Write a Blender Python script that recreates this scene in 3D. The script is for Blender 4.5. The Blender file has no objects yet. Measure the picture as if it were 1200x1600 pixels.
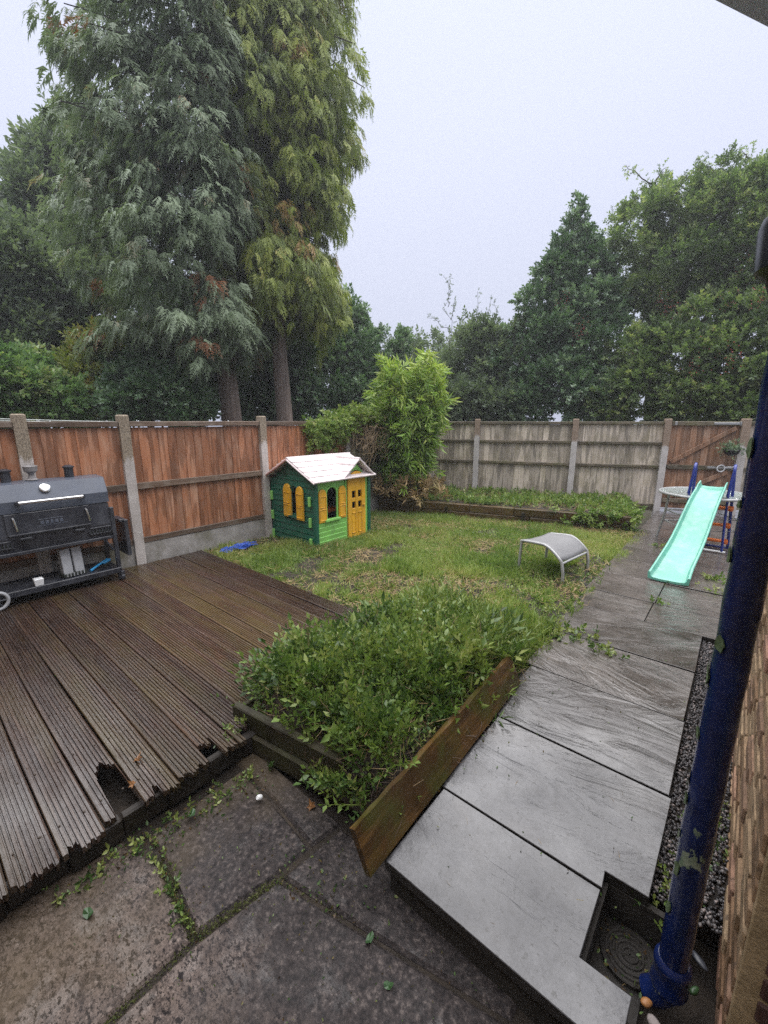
import bpy, bmesh, math, random
import numpy as np
from mathutils import Vector, Matrix
rng = np.random.default_rng(7); random.seed(7)
S = bpy.context.scene; COL = S.collection; R = math.radians

# ------------------------------------------------------------------ camera, sky, sun, exposure
H = 1.6; F = 659.0; PITCH = math.atan(143/659); YAW = R(40.2)
cam = bpy.data.cameras.new('camera'); camo = bpy.data.objects.new('camera', cam); COL.objects.link(camo)
camo.location = (0, 0, H); camo.rotation_euler = (math.pi/2-PITCH, 0, YAW)
cam.sensor_fit = 'HORIZONTAL'; cam.sensor_width = 36; cam.lens = F/1200*36; cam.clip_start = .02; cam.clip_end = 600
S.camera = camo
W = bpy.data.worlds.new('World'); S.world = W; W.use_nodes = True
wn = W.node_tree.nodes; wl = W.node_tree.links; wn.clear()
SUN_EL, SUN_AZ = R(80), R(330)
sky = wn.new('ShaderNodeTexSky'); sky.sky_type = 'NISHITA'; sky.sun_disc = False
sky.sun_elevation = SUN_EL; sky.sun_rotation = SUN_AZ; sky.air_density = 1.0; sky.dust_density = 4.0
hs = wn.new('ShaderNodeHueSaturation'); hs.inputs['Saturation'].default_value = .25
mx = wn.new('ShaderNodeMix'); mx.data_type = 'RGBA'; mx.inputs[0].default_value = .86
mx.inputs[7].default_value = (6.0, 6.4, 8.0, 1)
bg = wn.new('ShaderNodeBackground'); bg.inputs[1].default_value = .050
wo = wn.new('ShaderNodeOutputWorld')
wl.new(sky.outputs[0], hs.inputs['Color']); wl.new(hs.outputs[0], mx.inputs[6]); tcw = wn.new('ShaderNodeTexCoord'); sxw = wn.new('ShaderNodeSeparateXYZ'); wl.new(tcw.outputs['Generated'], sxw.inputs[0])
cl = wn.new('ShaderNodeMath'); cl.operation = 'MAXIMUM'; wl.new(sxw.outputs[2], cl.inputs[0]); cl.inputs[1].default_value = 0
ma = wn.new('ShaderNodeMath'); ma.operation = 'MULTIPLY_ADD'; wl.new(cl.outputs[0], ma.inputs[0]); ma.inputs[1].default_value = .24; ma.inputs[2].default_value = .43
mg = wn.new('ShaderNodeVectorMath'); mg.operation = 'SCALE'; wl.new(mx.outputs[2], mg.inputs[0]); wl.new(ma.outputs[0], mg.inputs['Scale'])
wl.new(mg.outputs[0], bg.inputs[0]); wl.new(bg.outputs[0], wo.inputs[0])
sd = bpy.data.lights.new('sun', 'SUN'); sd.energy = 1.5; sd.angle = R(100); sd.color = (1, .97, .93)
so = bpy.data.objects.new('sun', sd); COL.objects.link(so)
sdir = Vector((math.sin(SUN_AZ)*math.cos(SUN_EL), math.cos(SUN_AZ)*math.cos(SUN_EL), math.sin(SUN_EL)))
so.rotation_euler = sdir.to_track_quat('Z', 'Y').to_euler()
S.view_settings.view_transform = 'Standard'; S.view_settings.look = 'None'
S.view_settings.exposure = 2.3; S.view_settings.gamma = 1; S.view_settings.use_curve_mapping = False
S.render.engine = 'CYCLES'; S.cycles.use_denoising = False
S.cycles.max_bounces = 6; S.cycles.diffuse_bounces = 3; S.cycles.glossy_bounces = 3; S.cycles.transmission_bounces = 4
S.cycles.transparent_max_bounces = 8; S.cycles.volume_bounces = 0

# ------------------------------------------------------------------ positions measured along the view
_hd = np.array([-math.sin(YAW), math.cos(YAW), 0]); _rt = np.array([math.cos(YAW), math.sin(YAW), 0]); _z = np.array([0, 0, 1.])
_fw = _hd*math.cos(PITCH)-_z*math.sin(PITCH); _up = _z*math.cos(PITCH)+_hd*math.sin(PITCH)
def ray(px, py): return _rt*(px-600)/F-_up*(py-800)/F+_fw
def at(px, py, z):
    d = ray(px, py); return np.array([0, 0, H])+d*((z-H)/d[2])
def pt(px, py, D):
    d = ray(px, py); return np.array([0, 0, H])+d*(D/math.hypot(d[0], d[1]))

# ------------------------------------------------------------------ material helpers
class NG:
    def __init__(s, name):
        s.m = bpy.data.materials.new(name); s.m.use_nodes = True; s.t = s.m.node_tree; s.n = s.t.nodes; s.l = s.t.links
        s.b = s.n['Principled BSDF']; s.out = s.n['Material Output']
    def new(s, t, **k):
        n = s.n.new(t)
        for a, v in k.items(): setattr(n, a, v)
        return n
    def set(s, inp, v):
        if hasattr(v, 'is_linked') or hasattr(v, 'links'): s.l.new(v, inp)
        else:
            if isinstance(v, (tuple, list)) and len(v) == 3 and inp.type == 'RGBA': v = (*v, 1)
            inp.default_value = v
    def pos(s, scale=(1, 1, 1), rnd=0.0, rotz=None):
        g = s.new('ShaderNodeNewGeometry').outputs['Position']
        if rnd:
            oi = s.new('ShaderNodeObjectInfo').outputs['Random']
            c = s.new('ShaderNodeCombineXYZ')
            m = s.math('MULTIPLY', oi, rnd); s.set(c.inputs[0], m); s.set(c.inputs[1], s.math('MULTIPLY', oi, rnd*1.7)); s.set(c.inputs[2], s.math('MULTIPLY', oi, rnd*.6))
            a = s.new('ShaderNodeVectorMath', operation='ADD'); s.l.new(g, a.inputs[0]); s.l.new(c.outputs[0], a.inputs[1]); g = a.outputs[0]
            if rotz is not None:
                v = s.new('ShaderNodeVectorRotate', rotation_type='Z_AXIS'); s.l.new(g, v.inputs['Vector'])
                s.set(v.inputs['Angle'], s.math('MULTIPLY_ADD', oi, rotz[1], rotz[0])); g = v.outputs[0]
        mp = s.new('ShaderNodeMapping'); s.l.new(g, mp.inputs[0]); mp.inputs['Scale'].default_value = scale
        return mp.outputs[0]
    def math(s, op, a, b=0.0, c=0.0):
        n = s.new('ShaderNodeMath', operation=op); s.set(n.inputs[0], a); s.set(n.inputs[1], b); s.set(n.inputs[2], c); return n.outputs[0]
    def noise(s, vec, scale, detail=6, rough=.6, dist=0.0):
        n = s.new('ShaderNodeTexNoise'); s.l.new(vec, n.inputs['Vector']); n.inputs['Scale'].default_value = scale
        n.inputs['Detail'].default_value = detail; n.inputs['Roughness'].default_value = rough; n.inputs['Distortion'].default_value = dist
        return n.outputs['Fac']
    def voro(s, vec, scale, feat='F1'):
        n = s.new('ShaderNodeTexVoronoi', feature=feat); s.l.new(vec, n.inputs['Vector']); n.inputs['Scale'].default_value = scale; return n
    def ramp(s, fac, stops):
        n = s.new('ShaderNodeValToRGB'); s.set(n.inputs[0], fac); e = n.color_ramp.elements
        while len(e) < len(stops): e.new(.5)
        for k, (p, c) in enumerate(stops):
            e[k].position = p
            if isinstance(c, (int, float)): c = (c, c, c)
            e[k].color = (*c, 1) if len(c) == 3 else c
        return n.outputs[0]
    def mix(s, fac, a, b, mode='MIX'):
        n = s.new('ShaderNodeMix', data_type='RGBA', blend_type=mode); s.set(n.inputs[0], fac); s.set(n.inputs[6], a); s.set(n.inputs[7], b); return n.outputs[2]
    def rnd(s): return s.new('ShaderNodeObjectInfo').outputs['Random']
    def bump(s, h, strength=.5, dist=.01, prev=None):
        n = s.new('ShaderNodeBump'); n.inputs['Strength'].default_value = strength; n.inputs['Distance'].default_value = dist
        s.l.new(h, n.inputs['Height'])
        if prev is not None: s.l.new(prev, n.inputs['Normal'])
        return n.outputs[0]
    def coat(s, w, r=.1, nrm=None):
        s.set(s.b.inputs['Coat Weight'], w); s.b.inputs['Coat Roughness'].default_value = r; s.b.inputs['Coat IOR'].default_value = 1.33
        if nrm is not None: s.l.new(nrm, s.b.inputs['Coat Normal'])
    def done(s, col, rough, nrm=None, spec=.5, metal=0.0):
        s.set(s.b.inputs['Base Color'], col); s.set(s.b.inputs['Roughness'], rough)
        s.b.inputs['Specular IOR Level'].default_value = spec; s.set(s.b.inputs['Metallic'], metal)
        if nrm is not None: s.l.new(nrm, s.b.inputs['Normal'])
        return s.m

def plain(name, c, rough=.5, metal=0, spec=.5, var=.12, scale=14, bump=.15, dirt=None):
    g = NG(name); p = g.pos(); n = g.noise(p, scale, 5)
    lo = tuple(x*(1-var) for x in c); hi = tuple(min(1, x*(1+var)) for x in c)
    col = g.ramp(n, [(.3, lo), (.7, hi)])
    if dirt:
        d = g.ramp(g.noise(g.pos((1, 1, .5)), 6, 8, .7), [(.45, 0), (.68, 1)])
        col = g.mix(g.math('MULTIPLY', d, dirt[1]), col, dirt[0])
    r = g.math('MULTIPLY_ADD', g.noise(p, scale*.6, 3), .3, rough-.15)
    return g.done(col, r, g.bump(g.noise(p, scale*8, 3), bump, .002), spec, metal)

def leafmat(name, cols, trans=.3, rough=.45, spec=.4):
    """colours run over the leaves' own random value"""
    g = NG(name); a = g.new('ShaderNodeAttribute', attribute_name='var').outputs['Fac']
    k = len(cols)-1; col = g.ramp(a, [(i/k, c) for i, c in enumerate(cols)])
    g.done(col, rough, None, spec)
    t = g.new('ShaderNodeBsdfTranslucent'); g.l.new(g.mix(1.0, col, (1.0, 1.1, .6), 'MULTIPLY'), t.inputs[0])
    m = g.new('ShaderNodeMixShader'); m.inputs[0].default_value = trans
    g.l.new(g.b.outputs[0], m.inputs[1]); g.l.new(t.outputs[0], m.inputs[2]); g.l.new(m.outputs[0], g.out.inputs[0])
    return g.m

MAT = {}
def mat_deck():
    g = NG('wet_deck_wood'); 
    gr = g.noise(g.pos((1.2, 55, 20), 9.0), 2.2, 8, .65)
    big = g.noise(g.pos((1, 1, 1), 3.0), 1.3, 4, .6); oi = g.rnd()
    mid = g.noise(g.pos((.7, 5, 1), 5.0), 1.8, 5, .6)
    c = g.ramp(gr, [(.2, (.012, .008, .007)), (.42, (.048, .029, .023)), (.58, (.098, .058, .042)), (.8, (.22, .15, .105))])
    alg = g.ramp(g.math('ADD', mid, g.math('MULTIPLY', oi, .16)), [(.50, 0), (.74, .7)])
    c = g.mix(alg, c, (.095, .072, .026))
    red = g.ramp(g.noise(g.pos((1, 3, 1), 7.0), 2.7, 5), [(.58, 0), (.75, .5)])
    c = g.mix(red, c, (.10, .035, .02))
    gry = g.ramp(g.noise(g.pos((1, 1.5, 1)), 1.1, 6), [(.5, 0), (.7, .5)])
    c = g.mix(gry, c, (.06, .05, .05))
    c = g.mix(1.0, c, g.ramp(oi, [(0, .46), (1, 1.0)]), 'MULTIPLY')
    r = g.ramp(g.math('MULTIPLY_ADD', g.noise(g.pos((1, 2.5, 1), 2.0), 2.0, 6), .7, g.math('MULTIPLY', gr, .3)), [(.36, .06), (.66, .42)])
    g.coat(g.ramp(g.noise(g.pos((1, 1.6, 1), 1.0), 1.7, 5, .6), [(.40, .15), (.58, 1)]), .14, g.bump(g.noise(g.pos((1, 3, 1)), 22, 4), .25, .003))
    n = g.bump(gr, .7, .004); n = g.bump(g.noise(g.pos((3, 14, 1), 4), 9, 5), .4, .004, n)
    return g.done(c, r, n, .5)
def mat_wood(name, cols, wet, weath=None, rough=(.35, .7), alg=None, scale=1.0, axis='z'):
    g = NG(name); st = {'z': (30, 30, 1.0), 'x': (1.0, 30, 30), 'y': (30, 1.0, 30)}[axis]
    gr = g.noise(g.pos(st, 11.0), 2.2*scale, 8, .65); oi = g.rnd()
    c = g.ramp(gr, [(.25, cols[0]), (.5, cols[1]), (.78, cols[2])])
    if weath: c = g.mix(g.ramp(g.noise(g.pos((2, 2, 1), 4.0), 2.4, 7, .65), [(.46, 0), (.68, weath[1])]), c, weath[0])
    ws = tuple({'z': (7, 7, .9), 'x': (.9, 7, 7), 'y': (7, .9, 7)}[axis])
    w = g.ramp(g.noise(g.pos(ws, 6.0), 2.0, 4, .5, .3), [(.49, 0), (.56, wet)])
    c = g.mix(w, c, tuple(x*.45 for x in cols[1]))
    if alg: c = g.mix(g.ramp(g.noise(g.pos((2, 2, 2), 3.0), 2.2, 6, .6), [(.46, 0), (.66, alg[1])]), c, alg[0])
    c = g.mix(1.0, c, g.ramp(oi, [(0, .72), (.5, 1.0), (1, 1.22)]), 'MULTIPLY')
    r = g.ramp(g.noise(g.pos((1, 1, 1), 2), 3, 5), [(.35, rough[0]), (.7, rough[1])])
    return g.done(c, r, g.bump(gr, .5, .004), .4)
def mat_slab():
    g = NG('riven_wet_slab'); v = g.pos((1.0, 2.6, 1), 7.0, (-.5, .8))
    rid = g.noise(v, 2.0, 7, .55, 1.4); fine = g.noise(g.pos((1, 1, 1), 3), 75, 5, .7); big = g.noise(g.pos((1, 1, 1), 5), 2.2, 6, .6)
    oi = g.rnd(); y = g.new('ShaderNodeSeparateXYZ'); g.l.new(g.pos(), y.inputs[0])
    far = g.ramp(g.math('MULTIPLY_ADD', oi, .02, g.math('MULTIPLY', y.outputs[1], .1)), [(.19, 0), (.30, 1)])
    lines = g.ramp(g.math('ABSOLUTE', g.math('SUBTRACT', rid, .5)), [(0, 1), (.012, .3), (.035, 0)])
    scr = g.ramp(g.math('ABSOLUTE', g.math('SUBTRACT', g.noise(g.pos((2, 5, 1), 9.0, (.4, 1.2)), 3.1, 8, .6, 1.0), .5)), [(0, 1), (.006, .4), (.014, 0)])
    c = g.ramp(big, [(.3, (.105, .105, .116)), (.5, (.165, .165, .18)), (.72, (.245, .245, .265))])
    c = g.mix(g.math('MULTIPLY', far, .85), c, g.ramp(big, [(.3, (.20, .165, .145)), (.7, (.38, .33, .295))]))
    c = g.mix(g.ramp(g.noise(g.pos((1, 1.4, 1), 2.0), 2.4, 8, .68), [(.52, 0), (.70, .55)]), c, (.11, .088, .076))
    c = g.mix(g.math('MULTIPLY', lines, g.math('MULTIPLY_ADD', far, .45, .15)), c, (.05, .045, .04)); c = g.mix(g.math('MULTIPLY', scr, .6), c, (.06, .055, .05))
    sp = g.ramp(g.noise(g.pos(), 42, 3, .6), [(.63, 0), (.67, .85)]); c = g.mix(sp, c, (.04, .038, .036))
    c = g.mix(1.0, c, g.ramp(fine, [(.3, .25), (.7, .44)]), 'MULTIPLY'); c = g.mix(1.0, c, g.ramp(oi, [(0, .85), (1, 1.1)]), 'MULTIPLY')
    nz = g.new('ShaderNodeSeparateXYZ'); g.l.new(g.new('ShaderNodeNewGeometry').outputs['True Normal'], nz.inputs[0]); c = g.mix(g.ramp(nz.outputs[2], [(.3, 1), (.6, 0)]), c, (.02, .018, .016))  # riser shade painted into the side faces, together with wet dirt
    r = g.ramp(g.noise(g.pos((1, 1, 1), 1), 2.6, 6, .65), [(.36, .07), (.64, .38)])
    g.coat(g.ramp(g.noise(g.pos((1, 1, 1)), 1.9, 5, .6), [(.44, .05), (.62, .85)]), .08, g.bump(rid, .3, .02))
    n = g.bump(rid, .5, .022); n = g.bump(scr, -.4, .004, n); n = g.bump(fine, .2, .002, n)
    return g.done(c, r, n, .5)
def mat_patio():
    g = NG('rough_patio_concrete'); p = g.pos((1, 1, 1), 5.0); q = g.new('ShaderNodeSeparateXYZ'); g.l.new(g.pos(), q.inputs[0])
    peb = g.voro(g.pos((1, 1.2, 1), 3.0), 66); pd = peb.outputs['Distance']; pc = g.new('ShaderNodeSeparateColor'); g.l.new(peb.outputs['Color'], pc.inputs[0])
    big = g.noise(p, 24, 7, .7); zone = g.noise(p, 2.1, 6, .62); ag = g.noise(p, 170, 4, .7)
    c = g.ramp(pc.outputs[0], [(0, (.10, .085, .078)), (.45, (.18, .155, .138)), (.75, (.25, .22, .195)), (1, (.34, .31, .28))])
    c = g.mix(g.ramp(big, [(.42, 0), (.56, .85)]), c, (.20, .172, .15))
    pit = g.math('MAXIMUM', g.ramp(g.noise(g.pos((1, 1.5, 1), 9), 40, 5, .62), [(.555, 0), (.60, 1)]), g.ramp(g.noise(g.pos((1, 1.6, 1), 4), 88, 4, .6), [(.56, 0), (.60, .9)]))
    gap = g.math('MULTIPLY', g.ramp(pd, [(.38, 0), (.62, .7)]), g.ramp(big, [(.4, 1), (.55, .15)]))
    c = g.mix(gap, c, (.03, .026, .026)); c = g.mix(g.math('MULTIPLY', pit, .94), c, (.014, .012, .014))
    c = g.mix(1.0, c, g.ramp(ag, [(.3, .28), (.7, .80)]), 'MULTIPLY'); c = g.mix(1.0, c, (1.04, .93, .92), 'MULTIPLY')
    mud = g.ramp(g.math('ADD', zone, g.math('MULTIPLY_ADD', q.outputs[1], .55, -.19)), [(.42, 0), (.64, .94)])
    c = g.mix(mud, c, g.ramp(g.noise(p, 55, 6, .7), [(.38, (.008, .007, .008)), (.55, (.035, .029, .029)), (.68, (.11, .092, .085))]))
    c = g.mix(g.ramp(g.math('SUBTRACT', g.noise(g.pos(), 1.6, 5, .6), g.math('MULTIPLY_ADD', q.outputs[0], .25, .3)), [(.5, 0), (.75, .6)]), c, (.085, .062, .034))
    r = g.math('MULTIPLY_ADD', g.ramp(g.noise(p, 3.5, 5, .6), [(.4, 1), (.62, 0)]), .35, .45)
    g.coat(g.math('MULTIPLY', g.ramp(g.noise(g.pos((1, 1, 1)), 5.5, 5, .6), [(.55, 0), (.63, .8)]), g.math('SUBTRACT', 1.0, pit)), .10, g.bump(big, .4, .01))
    n = g.bump(pd, -.5, .006); n = g.bump(pit, -1.0, .016, n); n = g.bump(big, .6, .012, n); n = g.bump(ag, .35, .003, n)
    return g.done(c, r, n, .22)
def mat_pipe():
    g = NG('peeling_blue_paint'); p = g.pos((1, 1, .55)); m = g.ramp(g.noise(p, 7.5, 5, .55, .4), [(.675, 0), (.685, 1)])
    sp = g.ramp(g.noise(g.pos(), 60, 3), [(.7, 0), (.74, .8)])
    c = g.ramp(g.noise(g.pos(), 12, 5), [(.3, (.003, .006, .03)), (.7, (.007, .017, .085))])
    c = g.mix(m, c, g.ramp(g.noise(g.pos(), 24, 4), [(.4, (.09, .13, .08)), (.62, (.2, .22, .17))])); c = g.mix(sp, c, (.02, .02, .04))
    n = g.bump(m, -.9, .004); n = g.bump(g.noise(g.pos(), 35, 4), .4, .003, n)
    return g.done(c, g.math('MULTIPLY_ADD', m, .35, .2), n, .55)
def mat_concrete(name, c0, c1, moss=None, split=None):
    g = NG(name); p = g.pos((1, 1, 1), 4.0); a = g.noise(p, 5, 7, .65); b = g.noise(p, 90, 4, .7)
    c = g.ramp(a, [(.3, c0), (.7, c1)])
    if split:
        z = g.new('ShaderNodeSeparateXYZ'); g.l.new(g.pos(), z.inputs[0])
        k = g.math('ADD', g.math('MULTIPLY_ADD', g.noise(g.pos((8, 8, 1), 3), 3, 4), .3, z.outputs[2]), g.math('MULTIPLY', g.rnd(), .14))
        c = g.mix(g.ramp(g.math('MULTIPLY', k, .5), [(.715, 0), (.735, 1)]), c, g.ramp(b, [(.35, split[0]), (.65, split[1])]))
    if moss: c = g.mix(g.ramp(g.noise(g.pos((1, 1, .6)), 3.1, 7, .65), [(.48, 0), (.68, moss[1])]), c, moss[0])
    c = g.mix(1.0, c, g.ramp(b, [(.3, .7), (.7, 1.2)]), 'MULTIPLY')
    return g.done(c, .75, g.bump(b, .6, .006), .3)
def mat_brick(name, stops):
    g = NG(name); p = g.pos((1, 1, 1), 6.0); oi = g.rnd(); b = g.noise(p, 40, 6, .7)
    c = g.ramp(oi, stops); c = g.mix(1.0, c, g.ramp(g.noise(p, 13, 6, .65), [(.3, .55), (.7, 1.35)]), 'MULTIPLY')
    c = g.mix(g.ramp(g.noise(p, 22, 4), [(.58, 0), (.7, .7)]), c, (.04, .028, .02))
    return g.done(c, .7, g.bump(b, .8, .008), .35)
def mat_soil():
    g = NG('dark_wet_soil'); p = g.pos(); a = g.noise(p, 9, 8, .7); b = g.noise(p, 70, 5, .7)
    c = g.ramp(a, [(.3, (.012, .009, .007)), (.55, (.035, .026, .019)), (.8, (.07, .052, .036))])
    return g.done(c, g.ramp(a, [(.3, .35), (.7, .8)]), g.bump(b, .9, .015, g.bump(a, .8, .04)), .4)
def mat_plastic(name, c, rough=.35, dirt=((.1, .09, .06), .35), streak=False):
    g = NG(name); p = g.pos(); n = g.noise(p, 4, 5)
    col = g.ramp(n, [(.3, tuple(x*.85 for x in c)), (.7, tuple(min(1, x*1.08) for x in c))])
    d = g.ramp(g.noise(g.pos((1, 1, .35)), 9, 8, .75), [(.47, 0), (.68, min(1, dirt[1]*1.35))]); col = g.mix(d, col, dirt[0])
    return g.done(col, g.math('MULTIPLY_ADD', n, .3, rough-.1), g.bump(g.noise(p, 120, 2), .12, .001), .5)
def mat_glass():
    g = NG('frosted_glass'); n = g.noise(g.pos(), 60, 3)
    g.b.inputs['Transmission Weight'].default_value = .75
    return g.done((.62, .70, .68), g.math('MULTIPLY_ADD', n, .2, .15), None, .5)

def mats():
    MAT.update(
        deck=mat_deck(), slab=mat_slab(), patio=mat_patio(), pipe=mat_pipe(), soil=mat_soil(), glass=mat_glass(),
        fence_red=mat_wood('red_brown_fence_wood', [(.26, .098, .047), (.38, .158, .078), (.47, .24, .14)], .7, ((.47, .32, .23), .6)),
        fence_rail=mat_wood('weathered_rail_wood', [(.06, .038, .026), (.13, .085, .058), (.24, .185, .145)], .5, ((.26, .22, .18), .5), axis='y'),
        fence_grey=mat_wood('silvered_fence_wood', [(.42, .355, .28), (.54, .47, .385), (.64, .575, .50)], .8, ((.33, .265, .205), .35), alg=((.19, .165, .08), .45)),
        rail_grey=mat_wood('green_stained_rail_wood', [(.07, .058, .036), (.14, .115, .08), (.25, .21, .16)], .6, None, alg=((.085, .085, .03), .7), axis='x'),
        gate=mat_wood('brown_gate_wood', [(.17, .08, .045), (.29, .155, .09), (.40, .26, .18)], .6, ((.34, .27, .21), .55)),
        sleeper=mat_wood('mossy_sleeper_wood', [(.022, .014, .006), (.075, .045, .016), (.15, .095, .036)], .6, None, (.35, .65), alg=((.05, .055, .012), .55), axis='x'),
        fallen=mat_wood('mossy_board_wood', [(.025, .013, .005), (.085, .044, .013), (.16, .09, .03)], .8, ((.02, .014, .008), .6), (.25, .55), alg=((.05, .056, .01), .85), axis='y'),
        darkwood=mat_wood('rotten_dark_wood', [(.006, .005, .004), (.016, .012, .009), (.035, .026, .018)], .5, None, (.4, .8), axis='y'),
        darksleeper=mat_wood('dark_sleeper_wood', [(.008, .007, .004), (.022, .018, .010), (.042, .034, .018)], .5, None, (.4, .75), alg=((.04, .042, .014), .6), axis='x'),
        post=mat_concrete('painted_concrete_post', (.42, .38, .35), (.58, .54, .51), ((.16, .13, .09), .35), ((.17, .135, .10), (.36, .30, .225))),
        post_grey=mat_concrete('back_concrete_post', (.42, .39, .37), (.58, .55, .53), None, ((.21, .155, .115), (.33, .25, .19))),
        gboard=mat_concrete('concrete_gravel_board', (.22, .205, .185), (.42, .40, .38), ((.12, .11, .06), .8)),
        base=mat_concrete('dark_mortar', (.016, .014, .013), (.04, .036, .032)),
        mortar=mat_concrete('sandy_mortar', (.16, .115, .06), (.34, .25, .15), ((.09, .075, .035), .5)),
        brick=mat_brick('weathered_brick', [(0, (.15, .085, .045)), (.35, (.24, .16, .095)), (.6, (.27, .19, .115)), (.8, (.32, .175, .12)), (1, (.12, .08, .05))]),
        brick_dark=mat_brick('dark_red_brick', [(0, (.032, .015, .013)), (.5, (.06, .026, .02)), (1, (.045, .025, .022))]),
        ground=plain('far_ground', (.05, .045, .025), .9, var=.4, scale=2),
        trunk=mat_wood('conifer_bark', [(.11, .08, .065), (.24, .185, .155), (.38, .31, .27)], .4, None, (.7, .95), scale=.6),
        bark=mat_wood('dark_bark', [(.022, .018, .014), (.05, .04, .032), (.09, .075, .06)], .4, None, (.7, .95)),
        straw=leafmat('straw', [(0.166, 0.103, 0.041), (0.304, 0.207, 0.097), (0.414, 0.304, 0.166), (0.276, 0.235, 0.097)], .2, .7),
        tan=plain('dry_vine_stems', (.23, .165, .095), .8, var=.35, scale=9),
        cane=plain('bamboo_cane', (.10, .11, .035), .5, var=.35),
        root=plain('dark_roots', (.05, .03, .018), .7, var=.5, scale=20),
        gravel=mat_brick('grey_gravel', [(0, (.05, .05, .055)), (.5, (.17, .16, .165)), (1, (.30, .28, .27))]),
        bbq=plain('black_enamel', (.022, .024, .032), .36, var=.3, scale=6, dirt=((.085, .09, .105), .6)),
        bbq_lid=plain('slate_blue_enamel', (.075, .088, .118), .32, var=.15, scale=5, dirt=((.10, .11, .13), .5)),
        chrome=plain('brushed_steel', (.62, .62, .63), .28, 1.0, var=.08),
        steel=plain('galvanised_steel', (.42, .43, .44), .42, .8, var=.15),
        alum=plain('grey_painted_metal', (.34, .345, .345), .4, .3, var=.1),
        sling=plain('grey_sling_fabric', (.17, .17, .175), .55, var=.12, scale=60, bump=.4),
        white=plain('white_plastic', (.72, .73, .74), .4, var=.05),
        offgrey=plain('grey_plastic', (.36, .37, .39), .45, var=.12),
        cyan=plain('bright_blue_plastic', (.02, .24, .50), .4, var=.15),
        bluenet=plain('blue_net', (.02, .09, .48), .5, var=.25, scale=40),
        turq=mat_plastic('turquoise_plastic', (.12, .40, .31), .22, ((.24, .48, .40), .6)),
        blue_tube=plain('blue_steel_tube', (.018, .035, .22), .3, 0, var=.15),
        orange=mat_plastic('orange_plastic', (.78, .18, .03)),
        dgreen=mat_plastic('dark_green_plastic', (.012, .105, .065), .35, ((.03, .06, .04), .5)),
        lgreen=mat_plastic('light_green_plastic', (.24, .56, .13), .35, ((.16, .3, .1), .45)),
        yellow=mat_plastic('yellow_plastic', (.72, .38, .025), .35, ((.42, .25, .05), .4)),
        roof=mat_plastic('faded_pink_plastic', (.70, .62, .62), .45, ((.45, .36, .36), .4)),
        roofedge=mat_plastic('faded_red_plastic', (.50, .27, .24), .45, ((.4, .25, .22), .4)),
        dark=plain('dark_interior', (.02, .025, .02), .8),
        canopy=plain('blue_grey_soffit', (.60, .69, .92), .5, var=.08),
        black=plain('black_pipe_paint', (.008, .008, .014), .3, var=.3, scale=20),
        wire=plain('plastic_line', (.55, .6, .57), .5),
        berry=plain('red_berries', (.25, .03, .025), .35),
        moss=leafmat('moss', [(.03, .035, .008), (.06, .07, .015), (.09, .10, .03)], .1, .8),
        # foliage
        grass=leafmat('grass', [(0.090,0.154,0.048),(0.175,0.270,0.066),(0.286,0.371,0.095),(0.403,0.424,0.159),(0.488,0.445,0.233)], .35, .45),
        bedleaf=leafmat('bed_leaf', [(0.036, 0.071, 0.022), (0.081, 0.143, 0.037), (0.143, 0.219, 0.051), (0.214, 0.275, 0.071), (0.294, 0.326, 0.113)], .3, .38, .5),
        paleleaf=leafmat('pale_leaf', [(.10, .2, .10), (.22, .34, .22), (.42, .52, .42)], .3, .5),
        bluecon=leafmat('blue_conifer', [(.08,.115,.062),(.14,.19,.105),(.215,.275,.17),(.32,.385,.265),(.33,.125,.05)], .32, .55),
        greencon=leafmat('green_conifer', [(.085,.115,.028),(.17,.225,.048),(.28,.335,.072),(.39,.42,.11),(.36,.22,.08)], .32, .55),
        dec=leafmat('grey_green_leaf', [(0.078, 0.109, 0.070), (0.139, 0.186, 0.116), (0.225, 0.271, 0.178)], .42, .5),
        broad=leafmat('mid_green_leaf', [(0.068, 0.134, 0.053), (0.134, 0.241, 0.088), (0.229, 0.348, 0.134), (0.348, 0.374, 0.161)], .4, .45),
        yel=leafmat('yellow_green_leaf', [(0.096, 0.134, 0.038), (0.192, 0.240, 0.058), (0.307, 0.317, 0.077), (0.346, 0.192, 0.058)], .35, .45),
        holly=leafmat('holly_leaf', [(0.041, 0.084, 0.041), (0.084, 0.153, 0.075), (0.159, 0.253, 0.131), (0.354, 0.448, 0.336)], .3, .3, .6),
        haw=leafmat('hawthorn_leaf', [(0.053, 0.087, 0.039), (0.114, 0.174, 0.069), (0.208, 0.287, 0.108), (0.366, 0.408, 0.174)], .42, .42, .5),
        bam=leafmat('bamboo_leaf', [(0.105, 0.185, 0.041), (0.196, 0.331, 0.063), (0.352, 0.475, 0.105), (0.475, 0.537, 0.146)], .4, .4, .5),
        vine=leafmat('vine_leaf', [(0.083, 0.149, 0.038), (0.149, 0.239, 0.053), (0.239, 0.314, 0.075), (0.374, 0.404, 0.179)], .35, .45),
        litter=leafmat('leaf_litter', [(.03, .06, .02), (.06, .12, .03), (.12, .17, .05), (.14, .08, .03), (.04, .028, .018)], .2, .5),
        brownleaf=plain('brown_leaf', (.20, .095, .035), .5, var=.3, scale=30), greenleaf=plain('green_leaf', (.025, .065, .02), .45, var=.25, scale=30),
        stone=plain('grey_ornament_stone', (.21, .20, .20), .7, var=.3, scale=30), peg=plain('peg_plastic', (.62, .66, .68), .5),
        peach=plain('orange_pebble', (.25, .11, .035), .5, var=.2), palestone=plain('pale_stone', (.22, .19, .18), .7, var=.25),
    )
mats()

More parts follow.
